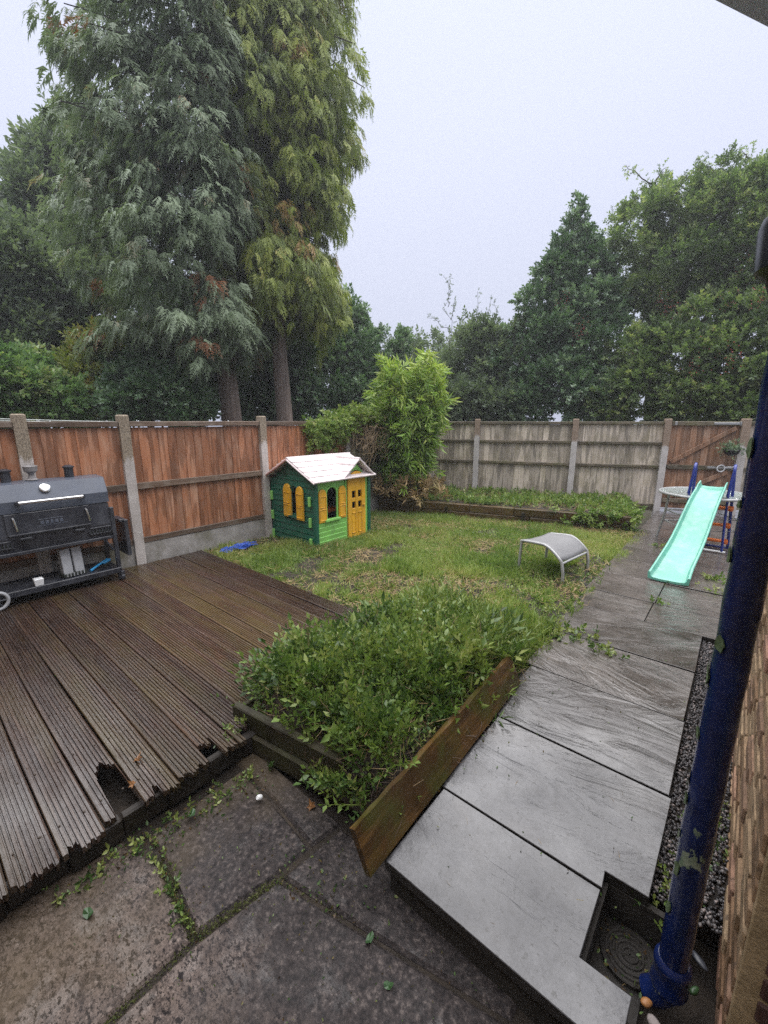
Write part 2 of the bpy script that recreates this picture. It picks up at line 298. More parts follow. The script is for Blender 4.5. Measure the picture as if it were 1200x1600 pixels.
# ------------------------------------------------------------------ object helpers
def tag(o, label=None, cat=None, group=None, kind=None):
    if label: o['label'] = label
    if cat: o['category'] = cat
    if group: o['group'] = group
    if kind: o['kind'] = kind
    return o
def empty(name, loc=(0, 0, 0), rz=0, label=None, cat=None, group=None):
    o = bpy.data.objects.new(name, None); COL.objects.link(o); o.location = loc; o.rotation_euler[2] = rz; o.empty_display_size = .1
    return tag(o, label, cat, group)
def copy_tree(o, parent=None):
    c = o.copy(); COL.objects.link(c)
    if parent: c.parent = parent
    for ch in list(o.children): copy_tree(ch, c)
    return c
def rotm(rx=0, ry=0, rz=0):
    return np.array(Matrix.Rotation(rz, 3, 'Z') @ Matrix.Rotation(ry, 3, 'Y') @ Matrix.Rotation(rx, 3, 'X'))

class MB:
    def __init__(s): s.v = []; s.f = []; s.n = 0
    def add(s, v, f):
        v = np.asarray(v, float); s.v.append(v); s.f += [tuple(i+s.n for i in q) for q in f]; s.n += len(v); return s
    def box(s, c, size, rot=None, b=.003):
        h = np.array(size)/2.; b = min(b, h.min()*.45); vs = []; idx = {}
        for sx in (-1, 1):
            for sy in (-1, 1):
                for sz in (-1, 1):
                    sg = np.array([sx, sy, sz])
                    for a in range(3):
                        p = h-b; p = p.copy(); p[a] = h[a]; idx[(sx, sy, sz, a)] = len(vs); vs.append(p*sg)
        fs = []
        for a in range(3):
            u, w = [k for k in range(3) if k != a]
            for sg in (-1, 1):
                q = []
                for (i, j) in ((-1, -1), (1, -1), (1, 1), (-1, 1)):
                    k = [0, 0, 0]; k[a] = sg; k[u] = i; k[w] = j; q.append(idx[(*k, a)])
                fs.append(q)
        for c_ in range(3):
            a, d = [k for k in range(3) if k != c_]
            for i in (-1, 1):
                for j in (-1, 1):
                    k0 = [0, 0, 0]; k0[a] = i; k0[d] = j; k1 = list(k0); k0[c_] = -1; k1[c_] = 1
                    fs.append([idx[(*k0, a)], idx[(*k1, a)], idx[(*k1, d)], idx[(*k0, d)]])
        for sx in (-1, 1):
            for sy in (-1, 1):
                for sz in (-1, 1): fs.append([idx[(sx, sy, sz, a)] for a in range(3)])
        v = np.array(vs)
        if rot is not None: v = v @ np.asarray(rot).T
        return s.add(v+np.array(c), fs)
    def tube(s, pts, r, seg=10, cap=True, flat=1.0):
        pts = [np.array(p, float) for p in pts]; n = len(pts); rs = r if hasattr(r, '__len__') else [r]*n
        t0 = pts[1]-pts[0]; t0 /= np.linalg.norm(t0); a = np.array([0, 0, 1.]) if abs(t0[2]) < .9 else np.array([1., 0, 0])
        u = np.cross(t0, a); u /= np.linalg.norm(u); vs = []
        for i in range(n):
            t = pts[min(i+1, n-1)]-pts[max(i-1, 0)]; t /= np.linalg.norm(t)+1e-12
            u = u-t*(u@t); u /= np.linalg.norm(u)+1e-12; w = np.cross(t, u)
            for k in range(seg):
                an = 2*math.pi*k/seg; vs.append(pts[i]+rs[i]*(math.cos(an)*u+math.sin(an)*w*flat))
        fs = [[i*seg+k, i*seg+(k+1) % seg, (i+1)*seg+(k+1) % seg, (i+1)*seg+k] for i in range(n-1) for k in range(seg)]
        if cap: fs += [list(range(seg))[::-1], [(n-1)*seg+k for k in range(seg)]]
        return s.add(vs, fs)
    def lathe(s, prof, c=(0, 0, 0), seg=20, rot=None):
        vs = []; n = len(prof)
        for r, z in prof:
            for k in range(seg):
                a = 2*math.pi*k/seg; vs.append((r*math.cos(a), r*math.sin(a), z))
        fs = [[i*seg+k, i*seg+(k+1) % seg, (i+1)*seg+(k+1) % seg, (i+1)*seg+k] for i in range(n-1) for k in range(seg)]
        fs += [list(range(seg))[::-1], [(n-1)*seg+k for k in range(seg)]]
        v = np.array(vs)
        if rot is not None: v = v @ np.asarray(rot).T
        return s.add(v+np.array(c), fs)
    def prism(s, poly, z0, z1, b=0.0, fn=None):
        """polygon in XY between z0 and z1; b chamfers the top edge; fn maps local to place"""
        p = np.array(poly, float); n = len(p); rings = [(p, z0)]
        if b:
            area = .5*sum(p[i][0]*p[(i+1) % n][1]-p[(i+1) % n][0]*p[i][1] for i in range(n)); sg = 1 if area > 0 else -1; q = []
            for i in range(n):
                e0 = p[i]-p[i-1]; e1 = p[(i+1) % n]-p[i]; e0 /= np.linalg.norm(e0); e1 /= np.linalg.norm(e1)
                n0 = np.array([-e0[1], e0[0]])*sg; n1 = np.array([-e1[1], e1[0]])*sg
                q.append(p[i]+(n0+n1)*b/(1+n0@n1))
            rings += [(p, z1-b), (np.array(q), z1)]
        else: rings += [(p, z1)]
        vs = [np.append(x, z) for ring, z in rings for x in ring]; m = len(rings)
        fs = [[i*n+k, i*n+(k+1) % n, (i+1)*n+(k+1) % n, (i+1)*n+k] for i in range(m-1) for k in range(n)]
        fs += [list(range(n))[::-1], [(m-1)*n+k for k in range(n)]]
        v = np.array(vs)
        if fn is not None: v = np.array([fn(x) for x in v])
        return s.add(v, fs)
    def grid(s, fn, nu, nv):
        vs = [fn(i/(nu-1), j/(nv-1)) for i in range(nu) for j in range(nv)]
        return s.add(vs, [[i*nv+j, (i+1)*nv+j, (i+1)*nv+j+1, i*nv+j+1] for i in range(nu-1) for j in range(nv-1)])
    def build(s, name, mat, parent=None, smooth=False, recalc=True):
        me = bpy.data.meshes.new(name); me.from_pydata(np.concatenate(s.v).tolist(), [], s.f)
        if recalc:
            bm = bmesh.new(); bm.from_mesh(me); bmesh.ops.recalc_face_normals(bm, faces=bm.faces); bm.to_mesh(me); bm.free()
        me.materials.append(MAT[mat]); o = bpy.data.objects.new(name, me); COL.objects.link(o)
        if parent is not None: o.parent = parent
        if smooth:
            me.polygons.foreach_set('use_smooth', [True]*len(me.polygons)); 
            try: me.set_sharp_from_angle(angle=R(40))
            except Exception: pass
        return o

def vnoise(x, y, scale, seed):
    g = np.random.default_rng(seed).random((64, 64)); x = np.asarray(x)*scale+17.3; y = np.asarray(y)*scale+9.1
    xi = np.floor(x).astype(int); yi = np.floor(y).astype(int); fx = x-xi; fy = y-yi; fx = fx*fx*(3-2*fx); fy = fy*fy*(3-2*fy)
    q = lambda a, b: g[a % 64, b % 64]
    return (q(xi, yi)*(1-fx)+q(xi+1, yi)*fx)*(1-fy)+(q(xi, yi+1)*(1-fx)+q(xi+1, yi+1)*fx)*fy
def norm(a): return a/(np.linalg.norm(a, axis=-1, keepdims=True)+1e-9)

# leaf-sized templates: (verts, tris)
def leaf6(L=1., w=.5, fold=.12):
    v = np.array([[0, 0, 0], [.5, 0, -fold*.6], [1, 0, -.12], [.25, w*.42, fold*.3], [.62, w*.38, fold*.2], [.25, -w*.42, fold*.3], [.62, -w*.38, fold*.2]])*L
    return v, np.array([[0, 1, 3], [3, 1, 4], [4, 1, 2], [0, 5, 1], [5, 6, 1], [6, 2, 1]])
def leaf4(L=1., w=.5, fold=.12):
    v = np.array([[0, 0, 0], [.5, 0, -fold*.6], [1, 0, -.12], [.42, w*.46, fold*.3], [.42, -w*.46, fold*.3]])*L
    return v, np.array([[0, 1, 3], [3, 1, 2], [0, 4, 1], [4, 2, 1]])
def leaf2(L=1., w=.5, fold=.1):
    return np.array([[0, 0, 0], [.45, w*.5, fold], [1, 0, -.1], [.45, -w*.5, fold]])*L, np.array([[0, 2, 1], [0, 3, 2]])
def merge(parts):
    vs = []; fs = []; n = 0
    for v, f in parts: vs.append(v); fs.append(f+n); n += len(v)
    return np.concatenate(vs), np.concatenate(fs)
def xf(vf, M, t): return vf[0] @ np.asarray(M).T+np.array(t), vf[1]
def twig(n=9, leaf=leaf2, L=.3, w=.5, seed=0, spread=1.0, pair=False):
    r = np.random.default_rng(seed); ps = []
    for k in range(n):
        t = (k+.6)/n; az = (k*2.4 if not pair else (k % 2)*math.pi+(k//2)*1.57)+r.uniform(-.4, .4); tilt = r.uniform(.5, 1.15)*spread if k < n-1 else .1
        M = rotm(az, 0, 0) @ rotm(0, 0, tilt) @ rotm(r.uniform(-.7, .7), 0, 0)
        ps.append(xf(leaf(L*r.uniform(.75, 1.2), w), M, (t*.8, 0, 0)))
    v = np.array([[0, .012, 0], [0, -.012, 0], [.82, 0, .004]]); ps.append((v, np.array([[0, 1, 2]])))
    return merge(ps)
def leaf1(L=1., w=.3, f=0): return np.array([[0, -w*.35, 0], [.35, w*.5, .03], [1, 0, -.05]])*L, np.array([[0, 2, 1]])
def frond(n=8, seed=0, droop=.4):
    r = np.random.default_rng(seed); ps = []; ax = lambda t: np.array([t, 0, -droop*t*t])
    for k in range(n):
        t = .08+.9*k/n
        for sg in (-1, 1):
            L = (.42*(1-t)+.12)*r.uniform(.75, 1.2); a = sg*r.uniform(.55, .95); M = rotm(0, r.uniform(.0, .5), a)
            ps.append(xf(leaf1(L, .30), M, ax(t)))
            if k < n*.55: ps.append(xf(leaf1(L*.6, .36), rotm(0, .3, a*.2), ax(t)+M @ np.array([L*.45, 0, 0])))
    ps.append(xf(leaf1(.3, .25), rotm(0, .6, 0), ax(.85)))
    return merge(ps)
def blade(curl=.5, w=.09):
    v = np.array([[0, -w/2, 0], [0, w/2, 0], [.12*curl, -w*.42, .5], [.12*curl, w*.42, .5], [.5*curl, 0, 1-.25*curl]])
    return v, np.array([[0, 1, 3], [0, 3, 2], [2, 3, 4]])
def frames(d, roll):
    """rotation matrices whose x axis is d, z as near up as can be, then rolled"""
    d = norm(d); up = np.tile([0, 0, 1.], (len(d), 1)); bad = np.abs(d[:, 2]) > .97; up[bad] = [1, 0, 0]
    y = norm(np.cross(up, d)); z = np.cross(d, y); c = np.cos(roll)[:, None]; s = np.sin(roll)[:, None]
    return np.stack([d, y*c+z*s, z*c-y*s], axis=2)
def scatter(name, templates, P, Rm, sc, mat, parent=None, var=None, leafvar=.12, kind=None):
    """many copies of small leaf templates as one mesh"""
    P = np.asarray(P); N = len(P); sc = np.asarray(sc); var = rng.random(N) if var is None else var
    which = rng.integers(0, len(templates), N); Vs = []; Fs = []; Cs = []; off = 0
    for k, (tv, tf) in enumerate(templates):
        i = np.where(which == k)[0]
        if len(i) == 0: continue
        s_ = sc[i]; s_ = s_[:, None, None] if s_.ndim == 1 else s_[:, None, :]
        v = np.einsum('nij,nmj->nmi', Rm[i], tv[None]*s_)+P[i][:, None, :]
        f = tf[None]+(np.arange(len(i))*len(tv))[:, None, None]+off
        c = np.repeat(var[i], len(tf))+rng.normal(0, leafvar, len(i)*len(tf))
        Vs.append(v.reshape(-1, 3)); Fs.append(f.reshape(-1, 3)); Cs.append(c); off += len(i)*len(tv)
    V = np.concatenate(Vs).astype(np.float32); Fc = np.concatenate(Fs).astype(np.int32); C = np.clip(np.concatenate(Cs), 0, 1).astype(np.float32)
    me = bpy.data.meshes.new(name); me.vertices.add(len(V)); me.vertices.foreach_set('co', V.ravel())
    me.loops.add(Fc.size); me.loops.foreach_set('vertex_index', Fc.ravel()); me.polygons.add(len(Fc))
    me.polygons.foreach_set('loop_start', np.arange(0, Fc.size, 3, dtype=np.int32)); me.polygons.foreach_set('loop_total', np.full(len(Fc), 3, np.int32))
    a = me.attributes.new('var', 'FLOAT', 'FACE'); a.data.foreach_set('value', C); me.update(calc_edges=True)
    me.materials.append(MAT[mat]); o = bpy.data.objects.new(name, me); COL.objects.link(o)
    if parent is not None: o.parent = parent
    if kind: o['kind'] = kind
    return o
def rdir(n): return norm(rng.normal(size=(n, 3)))

# ------------------------------------------------------------------ the setting
ZP = -.15; ZL = -.05; FX = -5.12
g = MB(); g.grid(lambda u, v: (-6+(u-.5)*43, 9+(v-.5)*33, -.32), 2, 2); tag(g.build('ground', 'ground'), kind='structure')

def lawn_h(x, y):
    return ZL+.03*(vnoise(x, y, 1.3, 3)-.5)+.015*(vnoise(x, y, 5, 4)-.5)
m = MB(); m.grid(lambda u, v: ((lambda x, y: (x, y, float(lawn_h(x, y))))(-5.12+u*4.25, 2.40+v*5.2)), 60, 70)
tag(m.build('lawn_soil', 'soil', smooth=True), kind='structure')
# soil below the deck and the patio
m = MB(); m.grid(lambda u, v: (-5.3+u*6.2, -2.5+v*5.0, -.215+.01*math.sin(u*40)*math.cos(v*31)), 30, 30); tag(m.build('soil', 'soil', smooth=True), kind='structure')

# deck -----------------------------------------------------------
deck = tag(empty('deck'), kind='structure'); PW = .149
def deck_end(y):
    e = -1.745+.03*(vnoise(y, 0, 40, 8)-.5)+.022*(rng.random()-.5)
    if y > 1.055: return -2.0+.02*rng.random()
    if .345 < y < .472: e = -2.13+.06*math.sin(y*55)+.05*rng.random()
    elif .495 < y < .56: e = -1.83+.04*rng.random()
    elif .765 < y < .85: e = -1.91+.06*rng.random()
    elif .955 < y < 1.055: e = -1.80-.55*(y-.955)-.06*rng.random()
    elif y > .2: e -= .007*rng.exponential()+.05*max(0, float(vnoise(y, 3., 9, 9))-.62)
    return e
k = 0
for i in range(-12, 14):
    y0 = .34+i*PW; y1 = y0+PW-.006; m = MB(); prof = [(y0, -.028), (y0, -.003), (y0+.003, 0)]; nr = 8; pw = (PW-.012)/nr
    for q in range(nr):
        a = y0+.003+q*pw; 
        if q: prof += [(a+.0025, -.008), (a+.005, 0)]
        prof += [(a+pw-.003, 0)]
        if q < nr-1: prof += [(a+pw-.0005, -.008)]
    prof = prof[1:]+[(y1, -.003)]
    ph = rng.random()*9; dz = rng.normal(0, .0015); xs = [FX+.06, -4.6, -4, -3.4, -2.9, -2.5, -2.25]
    ends = []; e = None
    for q, (yy, zz) in enumerate(prof):
        if e is None or (q % 3 == 1 and rng.random() < .75): e = deck_end(yy)
        ends.append(e+rng.normal(0, .005))
    n = len(prof); vs = []
    for bot in (0, 1):
        for x in xs+[None]:
            for q, (yy, zz) in enumerate(prof):
                xx = ends[q] if x is None else min(x, ends[q]-.02)
                vs.append((xx, yy+.0025*math.sin(xx*2.1+ph), (-.028 if bot else zz)+dz+.003*math.sin(xx*1.7+ph*2)))
    ns = len(xs)+1; B_ = ns*n; fs = []
    for s_ in range(ns-1):
        for q in range(n-1):
            fs += [[s_*n+q, s_*n+q+1, (s_+1)*n+q+1, (s_+1)*n+q], [B_+s_*n+q, B_+(s_+1)*n+q, B_+(s_+1)*n+q+1, B_+s_*n+q+1]]
        for q in (0, n-1): fs.append([s_*n+q, (s_+1)*n+q, B_+(s_+1)*n+q, B_+s_*n+q])
    for q in range(n-1): fs += [[q, q+1, B_+q+1, B_+q], [(ns-1)*n+q, (ns-1)*n+q+1, B_+(ns-1)*n+q+1, B_+(ns-1)*n+q]]
    m.add(vs, fs); m.build('plank', 'deck', deck)
m = MB()
for i in range(14):
    y = -1.4+i*.19; m.box((-1.81+.006*math.sin(i*2.3), y, -.088+.006*math.sin(i*1.7)), (.045+.008*math.sin(i*3), .1885, .105), None, .008)
m.build('front_beam', 'darkwood', deck)
m = MB()
for i in range(-6, 14):
    for xj in (-1.9, -2.3, -2.75, -3.2, -3.7, -4.2, -4.7):
        if -1.0 < xj or (xj > -2.2 and .3+i*PW > 1.0): continue
        for q in (.03, .115): m.lathe([(.0045, -.002), (.0045, .0012), (.002, .0012)], (xj+rng.normal(0, .006), .34+i*PW+q+rng.normal(0, .003), .0005), 6)
o = m.build('screw_heads', 'bark', deck); o['kind'] = 'stuff'
for y in (-.9, -.3, .3, .9, 1.5, 2.1):
    MB().box((-3.5, y, -.09), (3.0, .045, .11)).build('joist', 'darkwood', deck)
MB().box((-3.55, 2.405, -.088), (3.0, .03, .112)).build('edge_board', 'darkwood', deck)

# patio ----------------------------------------------------------
P0 = lambda x0, y0, x1, y1: [(x0, y0), (x1, y0), (x1, y1), (x0, y1)]
patio = tag(empty('patio'), kind='structure')
def slab(poly, z0, z1, mat, parent, b=.006, tilt=(0, 0), jit=0):
    p = [(x+rng.normal(0, jit), y+rng.normal(0, jit)) for x, y in poly]; cx = sum(q[0] for q in p)/len(p); cy = sum(q[1] for q in p)/len(p)
    m = MB(); m.prism(p, z0, z1, b, lambda v: (v[0], v[1], v[2]+tilt[0]*(v[0]-cx)+tilt[1]*(v[1]-cy))); return m.build('slab', mat, parent)
for poly, t in (([(-1.195, -.3), (-.25, -.3), (-.25, .935), (-1.16, .727), (-1.207, .42)], (.004, 0)),
                ([(-2.3, -.5), (-1.212, -.5), (-1.222, .415), (-1.60, .45), (-1.72, .40), (-2.3, .38)], (0, .006)),
                ([(-1.73, .48), (-1.60, .478), (-1.232, .44), (-1.178, .732), (-1.168, .897), (-1.49, .917), (-1.74, .93)], (-.008, .004)),
                ([(-1.155, .742), (-.72, .842), (-.30, .942), (-.30, 1.06), (-.9, 1.06), (-1.13, 1.04)], (0, -.01)),
                ([(-1.9, .94), (-1.49, .927), (-1.16, .903), (-1.14, 1.05), (-1.9, 1.05)], (0, -.02)),
                ([(-.235, -.3), (.5, -.3), (.5, .90), (-.235, .93)], (0, 0))):
    slab(poly, -.21, ZP, 'patio', patio, .012, t, .003)

m = MB(); m.prism(P0(-2.4, -.6, -.24, 1.05), -.21, ZP-.013); m.build('joint_soil', 'soil', patio)
# path -----------------------------------------------------------
path = tag(empty('path'), kind='structure')
m = MB()
m.prism([(-.80, .985), (-.18, .985), (-.18, 2.0), (-.79, 2.0)], -.205, -.042); m.prism([(-.178, .985), (-.045, .985), (-.045, 1.10), (-.178, 1.10)], -.205, -.042)
m.prism([(-.178, 1.475), (-.05, 1.475), (-.05, 2.0), (-.178, 2.0)], -.205, -.042)
m.prism([(-.97, 2.002), (-.05, 2.002), (-.05, 3.8), (-.97, 3.8)], -.205, -.042); m.prism([(-1.07, 3.802), (1.6, 3.802), (1.6, 10.2), (-1.07, 10.2)], -.205, -.042)
m.build('path_bed', 'base', path)
P_ = lambda x0, y0, x1, y1: [(x0, y0), (x1, y0), (x1, y1), (x0, y1)]
g_ = .005
rows = [([(-.81, .965), (-.03, .965), (-.03, 1.125), (-.17, 1.125), (-.17, 1.372), (-.81, 1.372)]),
        ([(-.835, 1.372+g_*2), (-.17, 1.372+g_*2), (-.17, 1.452), (-.035, 1.452), (-.035, 1.966), (-.835, 1.966)]),
        P_(-.89, 1.976, -.04, 2.573), P_(-.93, 2.586, -.045, 3.175), P_(-.97, 3.189, -.045, 3.792), P_(-.98, 3.803, -.43, 4.255), P_(-.422, 3.803, .05, 4.255)]
# farther rows, two or three flags each
y = 4.263; r = 0
while y < 10.1:
    xs = [-1.0-.012*(y-4), -.43+(.0 if r % 2 else .012), .17, .77, 1.37]
    if r % 2: xs = [-1.0-.012*(y-4), -.41, .19, .79, 1.37]
    for a, b in zip(xs[:-1], xs[1:]):
        if y > 7.3 and b > .9: continue
        rows.append(P_(a+.004, y, b-.004, y+.592))
    y += .60; r += 1
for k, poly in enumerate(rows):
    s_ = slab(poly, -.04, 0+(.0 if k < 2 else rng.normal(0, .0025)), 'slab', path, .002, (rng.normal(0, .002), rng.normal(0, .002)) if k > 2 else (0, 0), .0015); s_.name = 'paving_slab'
for k, o in enumerate([o for o in path.children if o.name.startswith('paving_slab')]): pass

# soil and gravel strip by the house wall, with the drain hollow
m = MB(); m.prism(P_(-.043, 1.60, .4, 3.79), -.2, -.045); m.prism(P_(-.03, .4, .4, 1.12), -.2, -.09); tag(m.build('soil_strip', 'soil'), kind='structure')
N = 5200; gx = rng.uniform(-.035, .165, N); gy = rng.uniform(1.5, 3.78, N)
ico = (np.array([[0, 0, .6], [.9, 0, 0], [0, .8, .1], [-.9, .1, 0], [0, -.8, -.05], [.1, 0, -.6]]), np.array([[0, 1, 2], [0, 2, 3], [0, 3, 4], [0, 4, 1], [5, 2, 1], [5, 3, 2], [5, 4, 3], [5, 1, 4]]))
def gravel_mat():
    gm = NG('dark_gravel'); a = gm.new('ShaderNodeAttribute', attribute_name='var').outputs['Fac']
    c = gm.ramp(a, [(0, (.014, .013, .015)), (.5, (.05, .047, .05)), (.85, (.11, .10, .10)), (1, (.22, .18, .17))]); return gm.done(c, .4, None, .5)
MAT['gravel'] = gravel_mat()
scatter('gravel', [ico], np.stack([gx, gy, -.042+rng.random(N)*.014], 1), frames(rdir(N), rng.random(N)*6), rng.uniform(.006, .013, N), 'gravel', kind='stuff')

# ------------------------------------------------------------------ house, pipe, drain
WX = .17
house = empty('house', (WX, 1.2, ZP), 0, 'brick house wall with dark red corner reveal behind the blue pipe', 'house')
LO = np.array([WX, 1.2, ZP])
m = MB(); m.box(np.array([2.2, 2.5375, 1.37])-LO, (4.054, 2.705, 3.0), None, .002); m.build('wall', 'mortar', house)
rw = MB(); rw.box((-2.2, -.95, 1.5), (10.4, .3, 3.5), None, .005); rwo = rw.build('rear_shade_wall', 'mortar'); tag(rwo, 'unseen rear house wall added behind the viewpoint to shade the foreground', 'wall')  # unseen wall behind the camera, added to keep sky light off risers and fascia
m2 = MB(); 
for c in range(38):
    z = ZP-.02+c*.075; off = .1125 if c % 2 else 0; y = 1.203
    first = True
    while y < 3.88:
        L = .2150 if not (first and off) else .1025
        y1 = min(y+L, 3.888)
        ctr = np.array([WX+.0215+rng.normal(0, .0025), (y+y1)/2, z+.0325])-LO; dim = (.05, y1-y-rng.random()*.004, .065-rng.random()*.004)
        if z < 1.5 and y < 2.8: m = MB(); m.box(ctr, dim, rotm(rng.normal(0, .01), 0, rng.normal(0, .012)), .006); m.build('brick', 'brick', house)
        else: m2.box(ctr, dim, None, .004)
        y = y1+.01; first = False
    # reveal bricks facing the doorway
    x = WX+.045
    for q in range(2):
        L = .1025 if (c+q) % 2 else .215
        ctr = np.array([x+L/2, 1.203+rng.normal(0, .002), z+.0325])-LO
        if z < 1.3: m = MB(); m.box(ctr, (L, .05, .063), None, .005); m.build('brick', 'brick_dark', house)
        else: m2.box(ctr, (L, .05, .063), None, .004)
        x += L+.01
o = m2.build('upper_bricks', 'brick', house); o['kind'] = 'stuff'
m = MB(); m.prism([(-.36, .69), (.05, 1.42), (.30, 1.82), (1.4, 1.82), (1.4, .3), (-.2, .3)], 2.32, 2.42, .01, lambda v: v-LO); m.build('canopy', 'canopy', house)

PX, PY = .049, 1.29
pipe = empty('drainpipe', (PX, PY, -.14), 0, 'dark blue cast iron drainpipe with peeling paint at the house corner', 'drainpipe')
m = MB(); pr = []
for k in range(40):
    z = k/39*2.02+.06; pr.append((.038+.0012*math.sin(k*1.9), z))
m.lathe(pr, seg=28); m.build('pipe', 'pipe', pipe, True)
m = MB(); m.lathe([(.039, .05), (.048, .052), (.05, .065), (.046, .08), (.045, .12), (.049, .135), (.048, .15), (.039, .16)], seg=28); m.build('socket_collar', 'pipe', pipe, True)
m = MB(); m.tube([(0, 0, .09), (-.005, 0, .04), (-.025, 0, .0), (-.05, -.005, -.02)], [.040, .041, .039, .036], 20); m.build('shoe', 'pipe', pipe, True)
m = MB(); m.lathe([(.038, 1.97), (.05, 1.99), (.064, 2.03), (.085, 2.05), (.09, 2.13), (.085, 2.15), (.02, 2.15)], seg=24); m.build('hopper', 'black', pipe, True)
flake = leaf6(1, .7)
for k, (z, a) in enumerate(((.93, 200), (.78, 188), (.72, 196), (.60, 186), (.50, 205), (1.1, 190), (1.42, 175), (1.55, 182), (1.68, 190), (1.2, 230), (.35, 215))):
    a = R(a+rng.normal(0, 8)); m = MB(); L = rng.uniform(.018, .04); ph = rng.random()*6; n = 7; vs = []; dirn = np.array([math.cos(a), math.sin(a), 0]); tg = np.array([-dirn[1], dirn[0], 0])
    for q in range(n):
        t = 2*math.pi*q/n; rr = L*(.6+.5*rng.random()); vs.append(dirn*(.040+.005*rng.random())+tg*rr*.55*math.cos(t)+np.array([0, 0, z+rr*math.sin(t)]))
    vs.append(dirn*.042+np.array([0, 0, z])); m.add(vs, [[q, (q+1) % n, n] for q in range(n)]); vs2 = [v-dirn*.003 for v in vs]; m.add(vs2, [[(q+1) % n, q, n] for q in range(n)])
    m.build('paint_flake', 'flake', pipe) if 'flake' in MAT else (MAT.__setitem__('flake', plain('bared_green_paint', (.07, .105, .05), .6, var=.35, scale=30)), m.build('paint_flake', 'flake', pipe))

drain = empty('drain_gully', (-.08, 1.26, -.2), 0, 'sunken drain gully with round grate in the notch of the path', 'drain')
m = MB(); 
for a, b in (((-.172, -.158), (1.12, 1.46)), ((-.172, .06), (1.452, 1.474)), ((-.172, -.03), (1.10, 1.122))):
    m.prism(P_(a[0], b[0], a[1], b[1]), -.02, .155, 0, lambda v: (v[0]+.08, v[1]-1.26, v[2]))
m.build('surround', 'base', drain)
m = MB(); m.prism(P_(-.085, -.16, .07, .21), -.02, .012); m.build('bowl', 'base', drain)
m = MB()
for rr in (.022, .04, .058, .072): 
    pts = [(.02+rr*math.cos(a), .10+rr*math.sin(a), .03) for a in np.linspace(0, 2*math.pi, 21)]; m.tube(pts, .0055, 6, False)
for a in (.3, 1.87, 3.44, 5.0): m.tube([(.02, .10, .028), (.02+.072*math.cos(a), .10+.072*math.sin(a), .028)], .005, 6)
m.build('grate', 'base', drain, True)
m = MB(); m.lathe([(.079, .012), (.088, .014), (.09, .03), (.083, .034), (.079, .03)], (.02, .10, 0), 24); m.build('grate_rim', 'base', drain, True)

def blob(name, c, s, mat, label, cat, seed=0):
    r = np.random.default_rng(seed); bm = bmesh.new(); bmesh.ops.create_icosphere(bm, subdivisions=2, radius=1)
    for v in bm.verts: v.co = Vector(v.co)*(1+r.normal(0, .07)); v.co.x *= s[0]; v.co.y *= s[1]; v.co.z *= s[2]
    me = bpy.data.meshes.new(name); bm.to_mesh(me); bm.free(); me.materials.append(MAT[mat]); me.polygons.foreach_set('use_smooth', [True]*len(me.polygons))
    o = bpy.data.objects.new(name, me); COL.objects.link(o); o.location = c; o.rotation_euler[2] = r.random()*3; return tag(o, label, cat)
blob('pebble', at(997, 1562, -.09)+np.array([0.02, 0, .012]), (.017, .012, .010), 'peach', 'orange pebble beside the foot of the blue drainpipe', 'pebble', 1)
blob('stone', at(1010, 1592, -.09)+np.array([0.02, 0, .004]), (.022, .016, .008), 'palestone', 'pale broken stone below the orange pebble', 'stone', 2)
blob('stone', at(1092, 1500, -.1), (.03, .012, .008), 'bbq', 'dark slate sliver wedged between pipe foot and brick wall', 'stone', 3)
blob('glass_shard', at(1085, 1548, -.1), (.02, .009, .006), 'greenleaf', 'green shard between the pipe foot and the brick wall', 'shard', 4)

# ------------------------------------------------------------------ fences
def board(x, y, z0, z1, w, rotz, mat, parent, th=.014, tilt=.06):
    m = MB(); m.box((x, y, (z0+z1)/2), (w, th, z1-z0), rotm(0, rng.normal(0, .004), rotz+tilt), .002); return m.build('board', mat, parent)
lf = empty('fence', (FX, 3.4, 0), 0, 'red brown vertical board fence with concrete posts along the deck', 'fence')
LF = np.array([FX, 3.4, 0]); py = [-.80, .86, 1.72, 3.44, 5.08, 7.30]
for k, y in enumerate(py[:5]):
    m = MB(); top = 1.66 if k < 4 else 1.70
    fn = lambda v, y=y: np.array([FX+v[1], y+v[0], v[2]])-LF
    m.prism([(-.05, -.045), (.05, -.045), (.05, .045), (-.05, .045)], -.3, top, .012, fn); m.build('post', 'post', lf)
for a, b in zip(py[:-1], py[1:]):
    L = b-a-.1; c = (a+b)/2; grey = b > 7; zt = 1.555
    bm_ = 'fence_grey' if grey else 'fence_red'
    n = round(L/.1)
    for q in range(n):
        y = a+.05+(q+.5)*L/n
        board(FX-.012-LF[0], y-LF[1], .27+rng.normal(0, .004), zt-.03, L/n+.012, math.pi/2, bm_, lf)
    rm = 'rail_grey' if grey else 'fence_rail'
    MB().box((FX+.008-LF[0], c-LF[1], zt+.008), (.05, L-.004, .055), rotm(0, 0, 0), .004).build('cap_rail', rm, lf)
    MB().box((FX+.018-LF[0], c-LF[1], .885), (.035, L-.006, .07), None, .004).build('rail', rm, lf)
    MB().box((FX+.010-LF[0], c-LF[1], .262), (.03, L-.006, .065), None, .004).build('rail', rm, lf)
    MB().box((FX-.006-LF[0], c-LF[1], .0), (.05, L-.002, .45), None, .006).build('gravel_board', 'gboard', lf)

